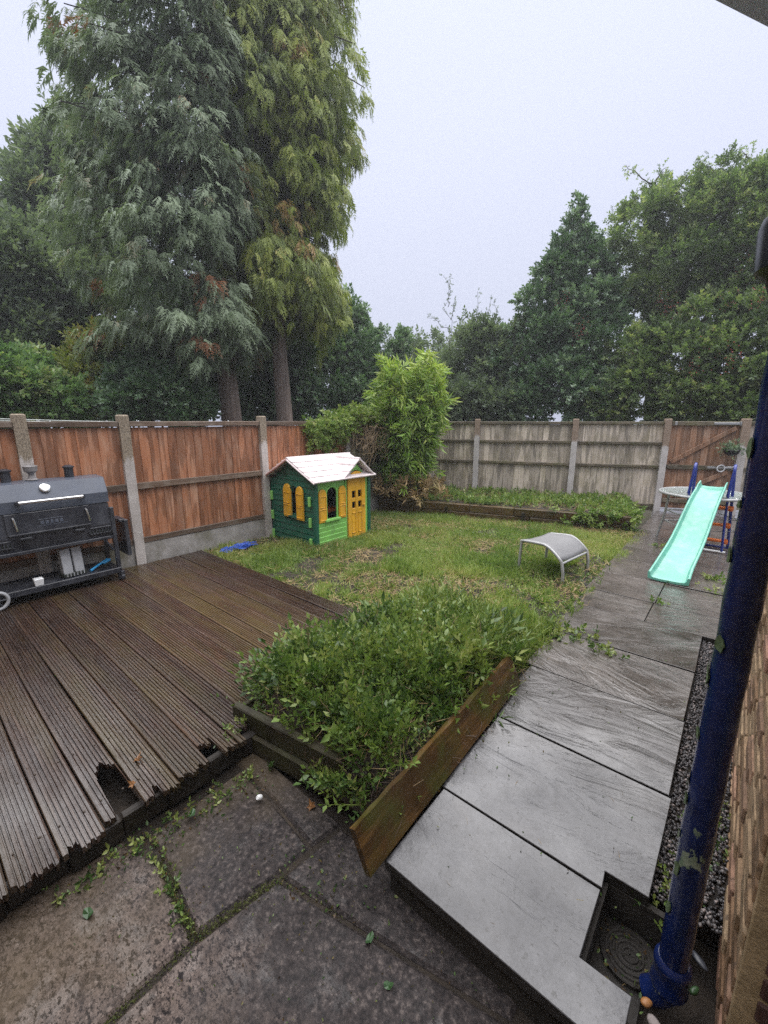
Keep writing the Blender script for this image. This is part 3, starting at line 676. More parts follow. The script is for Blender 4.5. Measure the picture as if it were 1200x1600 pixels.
A = np.array([-5.02, 7.37]); B = np.array([-1.07, 8.94]); dv = (B-A)/np.linalg.norm(B-A); ang = math.atan2(dv[1], dv[0])
bf = empty('fence', (*((A+B)/2), 0), ang, 'silver grey board fence with three rails behind the raised bed', 'fence')
half = np.linalg.norm(B-A)/2
loc = lambda p: float((np.array(p)-(A+B)/2) @ dv)
pst = [-half+.0, loc((-4.10, 7.735)), loc((-2.44, 8.40)), half]
for x in pst[1:]:
    m = MB(); m.prism([(-.05, -.05), (.05, -.05), (.05, .05), (-.05, .05)], -.2, 1.63, .01, lambda v, x=x: (v[0]+x, v[1], v[2])); m.build('post', 'post_grey', bf)
for a, b in zip(pst[:-1], pst[1:]):
    L = b-a-.1; n = round(L/.098)
    for q in range(n): board(a+.05+(q+.5)*L/n, .035, .10, 1.53+rng.normal(0, .004), L/n+.012, 0, 'fence_grey', bf)
    c = (a+b)/2
    MB().box((c, .02, 1.555), (L-.004, .065, .05), None, .006).build('cap_rail', 'rail_grey', bf)
    for z in (1.2, .79): MB().box((c, .006, z), (L-.006, .05, .055), rotm(0, rng.normal(0, .004), 0), .008).build('rail', 'rail_grey', bf)
    MB().box((c, .02, .05), (L-.004, .04, .12), None, .004).build('kick_board', 'rail_grey', bf)
# gate and the short fence past it
G1 = B+dv*1.12
gate = empty('gate', (*B, 0), ang, 'brown wooden gate with diagonal braces behind the slide', 'gate')
n = 10; L = .99
for q in range(n): board(.07+(q+.5)*L/n, .03, .06, 1.53, L/n+.008, 0, 'gate', gate)
for z, zz in ((1.55, .07), (.80, .075), (.2, .075)): MB().box((.565, .0, z), (L, .04, zz), None, .004).build('rail', 'rail_grey', gate)
def brace(x0, z0, x1, z1):
    MB().box(((x0+x1)/2, .0, (z0+z1)/2), (math.hypot(x1-x0, z1-z0), .035, .075), rotm(0, -math.atan2(z1-z0, x1-x0), 0), .004).build('brace', 'gate', gate)
brace(.12, .88, 1.0, 1.48); brace(.15, .27, .98, .74)
for z in (1.55, .81):
    m = MB(); m.box((.85, -.028, z), (.36, .008, .035)); m.box((1.06, -.026, z), (.05, .014, .06)); m.build('hinge', 'steel', gate)
m = MB(); m.box((.12, -.026, 1.55), (.04, .01, .06)); m.build('corner_plate', 'steel', gate)
m = MB(); m.tube([(.86+.055*math.cos(a), -.05, .80+.055*math.sin(a)) for a in np.linspace(0, 6.28, 18)], .009, 8, False); m.tube([(.9, -.05, .82), (1.06, -.05, .83)], .009, 8); m.build('latch', 'white', gate, True)
sf = empty('fence', (*G1, 0), ang, 'end run of board fence with a pale post right of the gate', 'fence')
m = MB(); m.prism([(-.06, -.05), (.06, -.05), (.06, .05), (-.06, .05)], -.2, 1.63, .01); m.build('post', 'post_grey', sf)
for q in range(34): board(.07+(q+.5)*.1, .035, .08, 1.53, .11, 0, 'fence_grey', sf)
for z in (1.555, 1.2, .79): MB().box((1.77, .01, z), (3.4, .05, .055), None, .006).build('rail', 'rail_grey', sf)

# ------------------------------------------------------------------ raised bed at the back
E0 = np.array([-5.04, 5.80]); E1 = np.array([-1.12, 7.02]); ed = (E1-E0)/np.linalg.norm(E1-E0); ea = math.atan2(ed[1], ed[0])
rb = empty('raised_bed', (*((E0+E1)/2), ZL), ea, 'long sleeper edged raised bed along the back fence', 'raised bed')
hl = np.linalg.norm(E1-E0)/2
for row, (z0, z1) in enumerate(((-.06, .115), (.118, .25))):
    cuts = [-hl, -hl*.42+row*.5, hl*.3-row*.25, hl-.0]
    for a, b in zip(cuts[:-1], cuts[1:]):
        MB().box(((a+b)/2, .05+rng.normal(0, .004), (z0+z1)/2), (b-a-.006, .095, z1-z0), rotm(rng.normal(0, .01), 0, rng.normal(0, .003)), .01).build('sleeper', 'sleeper', rb)
for x in (-hl*.42+.1, hl*.3-.1, hl-.06): MB().box((x, -.012, .07), (.05, .03, .24), None, .004).build('peg', 'darksleeper', rb)
for row, (z0, z1) in enumerate(((-.06, .115), (.118, .25))): MB().box((hl-.05, .1+.95, (z0+z1)/2), (.09, 1.78, z1-z0-.004), None, .01).build('sleeper', 'sleeper', rb)
m = MB(); m.grid(lambda u, v: (-hl+.0+u*(2*hl-.1), .095+v*(1.15+.75*u), .235+.03*math.sin(u*21)*math.sin(v*6)+.02*math.sin(u*57)), 40, 8); m.build('soil', 'soil', rb, True)

# ------------------------------------------------------------------ broken bed by the path
nb = empty('broken_bed', (-1.45, 1.8, ZP), 0, 'overgrown raised bed with collapsed side between deck and path', 'raised bed')
NB = np.array([-1.45, 1.8, ZP])
def wallboard(x0, y0, x1, y1, z0, z1, mat, th=.045, lean=0):
    c = np.array([(x0+x1)/2, (y0+y1)/2, (z0+z1)/2])-NB; L = math.hypot(x1-x0, y1-y0)
    MB().box(c, (L, th, z1-z0), rotm(lean, 0, math.atan2(y1-y0, x1-x0)), .006).build('side_board', mat, nb)
wallboard(-1.97, 1.045, -1.22, 1.155, -.045, .065, 'darksleeper'); wallboard(-1.90, 1.035, -1.10, 1.15, -.155, -.048, 'darksleeper', .045)
wallboard(-1.985, 1.07, -1.99, 2.42, -.1, .02, 'darksleeper', .03)
MB().box(np.array([-1.13, 1.19, -.06])-NB, (.06, .06, .2), rotm(.1, .1, .3), .004).build('stake', 'darksleeper', nb)
def mound(u, v):
    x = -1.97+u*1.10; y = 1.09+v*2.1
    ex = np.clip(min((u)*9, (1-u)*4.5), 0, 1); ey = np.clip(min(v*12, (1-v)*1.9), 0, 1); e = (ex*ex*(3-2*ex))*(ey*ey*(3-2*ey))
    z = -.09+e*(.20+.05*math.sin(x*7)*math.sin(y*5))+.03*(float(vnoise(x, y, 9, 12))-.5)+.02*(float(vnoise(x, y, 25, 13))-.5)
    if u > .8: x = x-.10*np.clip((v-.0)*0, 0, 1)
    return x, y, z
def mound_z(x, y):
    u = np.clip((x+1.97)/1.10, 0, 1); v = np.clip((y-1.09)/2.1, 0, 1)
    return np.array([mound(a, b)[2] for a, b in zip(u, v)])
m = MB(); m.grid(lambda u, v: np.array(mound(u, v))-NB, 60, 90); m.build('soil', 'soil', nb, True)
# board fallen outwards on to the path
fb = empty('fallen_board', (-.80, .86, 0), 0, 'mossy brown board fallen from the bed and leaning on the path edge', 'board')
fv = np.array([-.055, 1.47, 0]); fa = math.atan2(fv[1], fv[0]); lean = R(25)
m = MB(); nx = 26; hgt = .172; th = .032; ring = [(0, 0), (hgt, 0), (hgt, th), (0, th)]; vs = []
for i in range(nx):
    t = i/(nx-1); c = np.array([0, 0, .017])+fv*t
    for q, (hh, tt) in enumerate(ring):
        e = (.012*math.sin(hh*40+2)+.01*rng.random()) if i in (0, nx-1) else 0
        d = norm(fv)*(e if i == 0 else -e)
        hh2 = hh+(.0015*math.sin(t*23)+.0025*rng.normal() if hh else 0)
        vs.append(c+d+np.array([-math.sin(lean)*hh2-math.cos(lean)*tt, 0, math.cos(lean)*hh2-math.sin(lean)*tt]))
m.add(vs, [[a*4+q, a*4+(q+1) % 4, (a+1)*4+(q+1) % 4, (a+1)*4+q] for a in range(nx-1) for q in range(4)]+[[3, 2, 1, 0], [(nx-1)*4+q for q in range(4)]])
o = m.build('plank', 'fallen', fb)
# ------------------------------------------------------------------ playhouse
ph = empty('playhouse', (-4.60, 3.53, -.06), 0, 'green plastic toy cottage with yellow door and pale pink roof', 'playhouse')
HX, DY, EV = .46, 1.0, .88
def boxes(name, mat, parent, L, b=.004):
    m = MB()
    for q in L: m.box(q[0], q[1], q[2] if len(q) > 2 else None, b)
    return m.build(name, mat, parent)
# gable walls of lapped siding (dark green); the one to the deck has an arched window
for yy, sgn, win in ((0, -1, True), (DY, 1, False)):
    L = []; z = 0.02; cs = .078
    while z < 1.12:
        zc = z+cs/2; hw = HX-.012 if zc < EV-.03 else max(0, (1.14-zc)/(1.14-EV+.03)*(HX-.012))
        if hw > .03:
            segs = [(-hw, hw)]
            if win and .40 < zc < .80:
                w = .085 if zc < .72 else .05
                segs = [(-hw, .05-w), (.05+w, hw)]
            for a, b in segs:
                if b > a: L.append((((a+b)/2, yy, zc), (b-a, .03, cs+.006), rotm(sgn*.13, 0, 0)))
        z += cs
    boxes('gable_wall', 'dgreen', ph, L, .003)
    if win:
        m = MB(); arc = [(.05+.09*math.cos(a), -.02, .72+.09*math.sin(a)) for a in np.linspace(0, math.pi, 12)]
        m.tube([(.14, -.02, .38)]+arc+[(-.04, -.02, .38)], .014, 8); m.box((.05, -.025, .375), (.24, .05, .03)); m.build('window_frame', 'dgreen', ph)
def shutter(c, w, h, side, name='shutter', ang=0):
    """arched shutter in the plane facing -Y (side 'y') or +X (side 'x')"""
    poly = [(-w/2, 0), (w/2, 0)]+[(w/2*math.cos(a) if True else 0, h-w*.5+w*.62*math.sin(a)) for a in np.linspace(0, math.pi, 9)]
    if side == 'y': fn = lambda v: (c[0]+v[0], c[1]-v[2], c[2]+v[1])
    else: fn = lambda v: (c[0]+v[2], c[1]+v[0], c[2]+v[1])
    m = MB(); m.prism(poly, 0, .022, .004, fn)
    for k in range(2):
        z0 = .03+k*(h-w*.6)/2; hh = (h-w*.6)/2-.03
        for q in ((-w/2+.016, z0, .012, hh), (w/2-.016, z0, .012, hh)):
            p = [(q[0]-.004, q[1]), (q[0]+.004, q[1]), (q[0]+.004, q[1]+q[3]), (q[0]-.004, q[1]+q[3])]; m.prism(p, .0225, .030, .002, fn)
        for zz in (z0, z0+hh): m.prism([(-w/2+.012, zz-.004), (w/2-.012, zz-.004), (w/2-.012, zz+.004), (-w/2+.012, zz+.004)], .0225, .029, .002, fn)
    return m.build(name, 'yellow', ph)
shutter((-.095, -.02, .36), .165, .44, 'y'); shutter((.185, -.03, .35), .145, .44, 'y')
# front wall (light green) with window, door, and gable over the door
L = []
z = .0
for k in range(5): L.append(((HX-.002, .275, .04+k*.065), (.03, .53, .07), rotm(0, .1, 0)))
boxes('front_siding', 'lgreen', ph, L, .003)
m = MB(); fx = lambda v: (HX-.02+v[2], v[0], v[1])
m.prism([(.02, .345), (.17, .345), (.17, .90), (.02, .90)], 0, .02, .002, fx); m.prism([(.37, .345), (.54, .345), (.54, .90), (.37, .90)], 0, .02, .002, fx)
arch = [(.27+.10*math.cos(a), .70+.10*math.sin(a)) for a in np.linspace(math.pi, 0, 12)]
m.prism([(.17, .90)]+[(.17, .70)]+arch[1:-1]+[(.37, .70), (.37, .90)], 0, .02, 0, fx)
m.prism([(.93, .0), (.985, .0), (.985, .88), (.93, .88)], 0, .03, .003, fx); m.prism([(.525, .0), (.55, .0), (.55, .95), (.525, .95)], 0, .035, .003, fx)
dp = [(.56+.18*(1-math.cos(a)), .80+.18*math.sin(a)) for a in np.linspace(0, math.pi, 12)]
m.prism([(.50, .86), (.74, 1.09), (.98, .86), (.925, .80)]+dp[::-1]+[(.55, .80)], 0, .02, 0, fx)
m.build('front_wall', 'lgreen', ph)
m = MB(); m.tube([(HX+.006, .365, .36)]+[(HX+.006, y, z) for y, z in arch[::-1]]+[(HX+.006, .175, .36)], .013, 8); m.box((HX+.015, .27, .352), (.06, .28, .03)); m.build('window_frame', 'lgreen', ph)
shutter((HX+.004, .10, .335), .135, .43, 'x'); shutter((HX+.004, .46, .345), .135, .43, 'x')
door = empty('door'); door.parent = ph
d = MB(); X = HX+.012
y0, y1 = .562, .918; yc = (y0+y1)/2
for y, z0, z1, w in ((y0+.04, .02, .80, .08), (y1-.04, .02, .80, .08), (yc, .40, .80, .05)): d.prism([(y-w/2, z0), (y+w/2, z0), (y+w/2, z1), (y-w/2, z1)], -.012, .016, .003, lambda v: (X+v[2], v[0], v[1]))
for z0, z1 in ((.02, .44), (.535, .59), (.69, .802)): d.prism([(y0+.02, z0), (y1-.02, z0), (y1-.02, z1), (y0+.02, z1)], -.010, .013, .003, lambda v: (X+v[2], v[0], v[1]))
d.prism([(y0+.178*(1-math.cos(a)), .80+.165*math.sin(a)) for a in np.linspace(0, math.pi, 14)], -.012, .016, .004, lambda v: (X+v[2], v[0], v[1]))
for a, b in ((y0+.07, yc-.02), (yc+.02, y1-.07)):
    for q in (((a, .08), (a+.012, .38)), ((b-.012, .08), (b, .38)), ((a, .08), (b, .092)), ((a, .368), (b, .38))): d.prism(P_(q[0][0], q[0][1], q[1][0], q[1][1]), .0135, .021, .002, lambda v: (X+v[2], v[0], v[1]))
d.build('door_panel', 'yellow', door)
m = MB(); m.lathe([(.012, 0), (.02, .01), (.012, .028)], (X+.016, y1-.045, .47), 12, rotm(0, math.pi/2, 0)); m.build('handle', 'yellow', door)
boxes('corner_post', 'dgreen', ph, [((HX-.005, .0, .44), (.055, .05, .9))]); boxes('corner_post', 'dgreen', ph, [((HX-.0, DY, .44), (.06, .055, .9))])
boxes('corner_post', 'dgreen', ph, [((-HX+.005, .0, .43), (.05, .05, .87))])
for z in (.16, .44, .72):
    for x in (-HX+.01, HX-.085): boxes('clip', 'lgreen', ph, [((x, -.035, z-.1), (.045, .03, .13))], .01)
boxes('back_wall', 'dgreen', ph, [((-HX+.01, DY/2, .44), (.025, DY, .86))]); boxes('floor', 'dark', ph, [((0, DY/2, .01), (.86, .94, .02))])
boxes('shelf', 'orange', ph, [((.12, .42, .42), (.3, .35, .05))])
# roof: courses of moulded shingles on both slopes, and the porch gable
sl = math.atan2(1.16-.90, HX+.07); RL = math.hypot(HX+.09, .27)
def slope(sgn, y0, y1, name):
    m = MB(); n = 5
    for k in range(n):
        t = (k+.5)/n; x = sgn*(HX+.08)*(1-t); z = .875+.285*t+.012
        m.box((x, (y0+y1)/2, z), (RL/n+.03, y1-y0, .024), rotm(0, sgn*(sl-.07), 0), .006)
    return m.build(name, 'roof', ph)
slope(1, -.085, DY+.08, 'roof_slope'); slope(-1, -.085, DY+.08, 'roof_slope')
m = MB(); m.tube([(0, -.09, 1.165), (0, DY*.5, 1.168), (0, DY+.09, 1.165)], .022, 10); m.build('roof_ridge', 'roof', ph, True)
m = MB(); m.tube([(-HX-.085, -.085, .875), (-.2, -.088, 1.045), (0, -.09, 1.15)], .018, 8); m.build('roof_edge', 'roofedge', ph, True)
m = MB(); m.tube([(HX+.085, -.085, .875), (.2, -.088, 1.045), (0, -.09, 1.15)], .012, 8); m.build('roof_edge', 'roof', ph, True)
m = MB()
for sgn in (1, -1):
    n = 3
    for k in range(n):
        t = (k+.5)/n; m.box((.30, .745+sgn*.30*(1-t), .885+.245*t+.012), (.50, .385/n+.03, .022), rotm(-sgn*.62, 0, 0), .005)
m.tube([(.05, .745, 1.145), (.55, .745, 1.14)], .02, 8); m.build('porch_roof', 'roof', ph)

# ------------------------------------------------------------------ slide
sld = empty('slide', (-.30, 6.0, 0), 0, 'turquoise wavy plastic slide with blue ladder rails and orange steps', 'slide'); SO = np.array([-.30, 6.0, 0])
def chute_c(t):
    y = 6.56-1.69*t; z = .80*(1-t)**1.05+.075*math.sin(t*math.pi*2.5-.25)*(1-t)**.5*(t**.5)+.02
    if t > .86: z = max(z, .028+(t-.86)*.05)
    if t < .06: z -= (.06-t)*.3
    return np.array([-.225-.175*t, y, z])
m = MB(); nt = 48; cs = []
prof = [(-.185, .055), (-.178, .06), (-.165, .058), (-.155, .02), (-.14, .006), (-.07, 0), (0, 0), (.07, 0), (.14, .006), (.155, .02), (.165, .058), (.178, .06), (.185, .055), (.178, -.012), (.09, -.022), (-.09, -.022), (-.178, -.012)]
vs = []; npf = len(prof)
for i in range(nt):
    t = i/(nt-1); c = chute_c(t); T = chute_c(min(t+.01, 1))-chute_c(max(t-.01, 0)); T /= np.linalg.norm(T); Nn = np.cross(np.array([1., 0, 0]), -T); Nn /= np.linalg.norm(Nn)
    if Nn[2] < 0: Nn = -Nn
    w = .92-.17*(1-t)+.05*(t > .9)*(t-.9)*10
    for a, h in prof: vs.append(c+np.array([a*w, 0, 0])+Nn*(h*(1.25 if t < .08 else 1))-SO)
m.add(vs, [[i*npf+q, i*npf+(q+1) % npf, (i+1)*npf+(q+1) % npf, (i+1)*npf+q] for i in range(nt-1) for q in range(npf)]+[list(range(npf)), [(nt-1)*npf+q for q in range(npf)]])
m.build('chute', 'turq', sld, True)
for sgn, x0 in ((-1, -.44), (1, -.055)):
    m = MB(); top = [(x0-.015*(1), 6.50-.0, .70)]
    arc = [(x0+.01, 6.585-.085*math.cos(a), 1.0+.07*math.sin(a)) for a in np.linspace(0, math.pi, 9)]
    m.tube([np.array(p)-SO for p in top+arc+[(x0+.03+sgn*.01, 6.70, .5), (x0+.04+sgn*.03, 6.74, .02)]], .017, 10); m.build('rail', 'blue_tube', sld, True)
    m = MB(); m.tube([np.array(p)-SO for p in [(x0-.01, 6.50, .74), (x0, 6.49, .4), (x0+sgn*.02, 6.46, .02)]], .014, 10); m.build('leg', 'blue_tube', sld, True)
for z in (.10, .31, .53):
    m = MB(); y = 6.73-.06*z; m.box(np.array([-.21, y, z])-SO, (.40, .07, .03), None, .01); 
    for x in (-.41, -.02): m.lathe([(.028, -.03), (.032, 0), (.028, .03)], np.array([x, y, z])-SO, 12)
    m.build('step', 'orange', sld)
m = MB(); m.tube([np.array(p)-SO for p in [(-.45, 6.46, .02), (0.0, 6.46, .02)]], .014, 8); m.build('foot_bar', 'white', sld, True)
m = MB(); m.tube([np.array(p)-SO for p in [(-.40, 6.74, .018), (.05, 6.74, .018)]], .016, 8); m.build('foot_bar', 'blue_tube', sld, True)

# ------------------------------------------------------------------ glass table behind the slide
tc = at(1100, 771, .68); tr = float(np.linalg.norm(at(1035, 769, .68)-tc)); tb = empty('garden_table', (tc[0], tc[1], 0), .3, 'round frosted glass garden table half hidden behind the slide', 'table')
m = MB(); m.lathe([(tr-.02, .676), (tr-.02, .684)], seg=40); m.build('glass_top', 'glass', tb)
m = MB(); m.tube([(tr*math.cos(a), tr*math.sin(a), .678) for a in np.linspace(0, 2*math.pi, 41)], .016, 8, False); m.build('rim', 'alum', tb, True)
for k in range(4):
    a = k*math.pi/2+2.6; m = MB(); m.tube([(tr*.80*math.cos(a), tr*.80*math.sin(a), .67), (tr*.85*math.cos(a), tr*.85*math.sin(a), .35), (tr*.98*math.cos(a), tr*.98*math.sin(a), 0)], .016, 10); m.build('leg', 'alum', tb, True)
for z in (.40, .25):
    m = MB(); m.tube([(tr*.83*math.cos(a), tr*.83*math.sin(a), z) for a in (2.6, 2.6+math.pi/2, 2.6+math.pi, 2.6+1.5*math.pi, 2.6)], .010, 8, False); m.build('stretcher', 'alum', tb, True)

# ------------------------------------------------------------------ footstool on the lawn
oL, oN, oR, oB = [np.append(at(*p, -.04)[:2], -.05) for p in ((810, 890), (878, 913), (917, 892), (852, 877))]
oc = (oL+oN+oR+oB)/4; oc[2] = -.05; ot = empty('footstool', tuple(oc), 0, 'grey metal footstool with curved sling seat on the lawn', 'footstool')
def rail_curve(a, b, inset=.02):
    pts = []; d = b-a
    for t in np.linspace(0, 1, 15):
        z = .355+.02*math.sin(t*2.2)-.13*max(0, t-.55)**1.6/.45**1.6
        pts.append(a+d*(.03+t*.92)+np.array([0, 0, z])-oc)
    return pts
for a, b in ((oL, oN), (oB, oR)):
    rc = rail_curve(a, b); m = MB(); m.tube([a-oc]+[a+(rc[0]-(a-oc))*.5+np.array([0, 0, 0])-oc+np.array([0, 0, .0])]+rc+[b-oc+np.array([0, 0, .12]), b-oc], .016, 10, True); m.build('side_frame', 'alum', ot, True)
ra, rb_ = rail_curve(oL, oN), rail_curve(oB, oR)
m = MB(); m.grid(lambda u, v: np.array(ra[int(round(u*14))])*(1-v)+np.array(rb_[int(round(u*14))])*v+np.array([0, 0, .012-.02*math.sin(v*math.pi)]), 15, 8); so_ = m.build('sling', 'sling', ot, True)
sm = so_.modifiers.new('thick', 'SOLIDIFY'); sm.thickness = .006
for t, dz in ((0, -.02), (14, -.02)):
    m = MB(); m.tube([ra[t]+np.array([0, 0, dz]), rb_[t]+np.array([0, 0, dz])], .013, 10); m.build('cross_bar', 'alum', ot, True)

# ------------------------------------------------------------------ barbecue on the deck
bq = empty('barbecue', (-4.92, .90, 0), 0, 'large black charcoal barbecue cart with steel handle by the fence', 'barbecue')
Y0, Y1 = -.49, .48
pfl = [(.185, .815), (.185, .915), (.115, 1.055), (-.10, 1.065), (-.165, .97), (-.165, .815)]
m = MB(); m.prism(pfl, Y0, Y1, .004, lambda v: (v[0], v[2], v[1])); m.build('lid', 'bbq_lid', bq)
pfb = [(.18, .808), (.20, .60), (.17, .47), (-.15, .47), (-.165, .808)]
m = MB(); m.prism(pfb, Y0+.01, Y1-.01, .004, lambda v: (v[0], v[2], v[1])); m.build('firebox', 'bbq', bq)
lean_f = math.atan2(.02, .208)
fdoor = empty('front_door'); fdoor.parent = bq
m = MB(); m.box((.200, -.01, .715), (.016, .62, .19), rotm(0, lean_f*-1, 0), .004); m.box((.212, -.01, .625), (.02, .6, .016), None, .003); m.build('door_panel', 'bbq', fdoor)
m = MB()
for k in range(5): m.box((.2105, -.05+k*.035-.02, .705), (.006, .026 if k != 2 else .02, .03), rotm(0, -lean_f, 0), .002)
m.box((.2095, -.0, .68), (.005, .22, .006), rotm(0, -lean_f, 0), .001); m.box((.2075, .0, .735), (.005, .2, .005), rotm(0, -lean_f, 0), .001); m.build('raised_lettering', 'bbq_lid', fdoor)
for y in (-.265, .27):
    m = MB(); m.tube([(.205, y, .775), (.232, y, .765), (.240, y+.008, .70), (.236, y+.012, .665)], [.009, .010, .008, .010], 8); m.build('latch_handle', 'chrome', fdoor, True)
m = MB(); m.tube([(.245, -.215, .905), (.245, .255, .905)], .015, 12); m.build('lid_handle', 'chrome', bq, True)
for y in (-.215, .255): m = MB(); m.tube([(.165, y, .90), (.248, y, .905)], .018, 10); m.build('handle_mount', 'bbq', bq, True)
m = MB(); m.lathe([(.036, 0), (.042, .006), (.042, .014), (.034, .02)], (.148, .0, 1.0), 20, rotm(0, R(63), 0)); m.build('thermometer', 'chrome', bq, True)
m = MB(); m.lathe([(.03, .020), (.03, .023)], (.148, .0, 1.0), 20, rotm(0, R(63), 0)); m.build('dial', 'white', bq)
for y in (-.225, .245):
    m = MB(); m.lathe([(.038, 1.03), (.038, 1.15), (.046, 1.152), (.05, 1.165), (.02, 1.18)], (-.06, y, 0), 18); m.build('chimney', 'bbq', bq, True)
def vent(y0, y1):
    m = MB(); m.box((.196, (y0+y1)/2, .575), (.012, y1-y0, .012)); m.box((.188, (y0+y1)/2, .515), (.012, y1-y0, .012)); n = 7
    for k in range(n+1): m.box((.192, y0+(y1-y0)*k/n, .545), (.012, .011, .06), None, .002)
    m.build('vent', 'bbq', bq); boxes('vent_gap', 'dark', bq, [((.1865, (y0+y1)/2, .545), (.004, y1-y0-.01, .055))], .001)
vent(-.48, -.30); vent(.28, .465)
for y in (-.20, .20): boxes('clip', 'bbq', bq, [((.205, y, .585), (.03, .085, .02)), ((.20, y, .61), (.015, .03, .03))])
for y in (Y0+.0, Y1+.005):
    boxes('leg', 'bbq', bq, [((.19, y, .38 if y > 0 else .28), (.04, .035, .76 if y > 0 else .42))]); boxes('leg', 'bbq', bq, [((-.12, y, .28), (.035, .035, .5))])
boxes('frame_rail', 'bbq', bq, [((.175, 0, .455), (.035, 1.0, .03))]); boxes('frame_rail', 'bbq', bq, [((-.12, 0, .455), (.03, 1.0, .03))])
m = MB(); m.tube([(.185, .46, .32), (.185, .40, .43)], .012, 8); m.build('corner_brace', 'bbq', bq)
boxes('lower_shelf', 'bbq', bq, [((.03, 0, .115), (.36, 1.0, .02)), ((.205, 0, .105), (.02, 1.0, .055)), ((-.145, 0, .105), (.02, 1.0, .055))])
boxes('side_table', 'bbq', bq, [((.05, .60, .42), (.30, .035, .38)), ((.05, .572, .60), (.24, .05, .03))])
for x in (.215, -.15):
    m = MB(); m.lathe([(.02, -.015), (.034, -.013), (.034, .013), (.02, .015)], (x, Y1+.02, .034), 14, rotm(math.pi/2, 0, 0)); m.box((x, Y1+.02, .07), (.05, .03, .05)); m.build('castor', 'bbq', bq, True)
wh = empty('wheel'); wh.parent = bq
m = MB(); m.tube([(.235, Y0+.02+.075*math.cos(a), .09+.075*math.sin(a)) for a in np.linspace(0, 2*math.pi, 25)], .014, 8, False); m.build('tyre', 'offgrey', wh, True)
m = MB(); m.lathe([(.02, -.02), (.02, .02)], (.235, Y0+.02, .09), 12, rotm(0, math.pi/2, 0))
for k in range(6): m.tube([(.235, Y0+.02, .09), (.235, Y0+.02+.07*math.cos(k*1.047), .09+.07*math.sin(k*1.047))], .007, 6)
m.build('rim', 'bbq', wh, True)
# things on the barbecue
m = MB(); m.lathe([(.045, 0), (.05, .008), (.03, .02), (.02, .05), (.03, .07), (.05, .085), (.056, .13), (.048, .135), (.03, .10)], (0, 0, 0), 16); o = m.build('ornament', 'stone', None, True); o.location = (-4.96, .855, 1.062); tag(o, 'small grey stone goblet ornament on top of the barbecue lid', 'ornament')
cd = empty('caddy', (-4.84, 1.02, .127), .12, 'grey plastic caddy with two bays on the lower barbecue shelf', 'caddy')
boxes('tray', 'dark', cd, [((0, 0, .02), (.13, .19, .035))]); boxes('slot_bar', 'offgrey', cd, [((.066, -.07+k*.028, .022), (.006, .008, .03)) for k in range(6)], .001)
for y in (-.05, .045):
    m = MB(); w = .075; m.box((.035, y, .155), (.006, w, .24), rotm(0, -.12, 0)); m.box((-.0, y-w/2, .155), (.07, .005, .23), rotm(0, -.1, 0)); m.box((0, y+w/2, .155), (.07, .005, .23), rotm(0, -.1, 0)); m.box((-.03, y, .15), (.005, w, .22)); m.build('bay', 'offgrey', cd)
m = MB(); m.prism([(-.03, -.03), (.03, -.03), (.03, .03), (-.03, .03)], 0, .062, .006, lambda v: (v[0]*(1+v[2]*3), v[1]*(1+v[2]*3), v[2])); o = m.build('tub', 'white'); o.location = (-4.745, .735, .135); tag(o, 'small white plastic tub on the barbecue shelf edge', 'tub')
br = empty('brush', (-4.84, 1.24, .127), .5, 'bright blue scrubbing brush lying on the barbecue shelf', 'brush')
m = MB(); m.tube([(0, -.10, .012), (0, -.04, .03), (0, .02, .045), (0, .05, .05)], [.014, .011, .011, .014], 10, True); m.build('handle', 'cyan', br, True)
boxes('head', 'cyan', br, [((0, .085, .05), (.05, .09, .025), rotm(.2, 0, 0))], .008); boxes('bristles', 'dark', br, [((0, .085, .022), (.042, .08, .035), rotm(.2, 0, 0))], .003)

# blue netting against the fence, small litter
m = MB(); bn = at(372, 858, -.02)
for k in range(60):
    a = rng.random()*6.3; x, y = rng.uniform(-.045, .045), rng.uniform(-.2, .2); z = .02+.03*rng.random()
    m.tube([(x, y, z), (x+.04*math.cos(a), y+.06*math.sin(a), z+.015), (x+.06*math.cos(a+.8), y+.1*math.sin(a+.8), z-.005)], .0035, 4)
m.grid(lambda u, v: ((u-.5)*.11, (v-.5)*.42, .012+.014*math.sin(u*9+v*13)), 8, 18)
o = m.build('netting', 'bluenet'); o.location = tuple(bn); tag(o, 'crumpled blue netting on the grass against the gravel board', 'netting')
def maple(n=5):
    p = []
    for k in range(n):
        a = (k-(n-1)/2)*.95+math.pi/2; r = 1-.22*abs(k-(n-1)/2); p += [(.38*math.cos(a-.42), .38*math.sin(a-.42)), (r*.8*math.cos(a-.12), r*.8*math.sin(a-.12)), (r*math.cos(a), r*math.sin(a)), (r*.8*math.cos(a+.12), r*.8*math.sin(a+.12))]
    return p+[(-.1, -.2), (0, -.5), (.03, -.2)]
def oval(n=10): return [(.45*math.sin(2*math.pi*k/n)*(1-.25*math.cos(2*math.pi*k/n)), -math.cos(2*math.pi*k/n)*.8) for k in range(n)]
def fallen(px, py, z, size, rot, poly, mat, label, group=None):
    m = MB(); n = len(poly); c, s = math.cos(rot), math.sin(rot); b = 5
    vs = [(size*(x*c-y*s), size*(x*s+y*c), size*(.30*math.sin(3*x+1)+.42*y*y+.12*math.sin(7*y))) for x, y in poly]+[(0, 0, .05*size)]
    m.add(vs, [[k, (k+1) % n, n] for k in range(n)]); o = m.build('fallen_leaf', mat, None, False, False); o.location = tuple(at(px, py, z)+np.array([0, 0, .004])); so2 = o.modifiers.new('thick', 'SOLIDIFY'); so2.thickness = .0008
    return tag(o, label, 'leaf', group)
fallen(214, 1189, .002, .033, .6, maple(), 'brownleaf', 'orange maple leaf on the deck planks', 'fallen leaves')
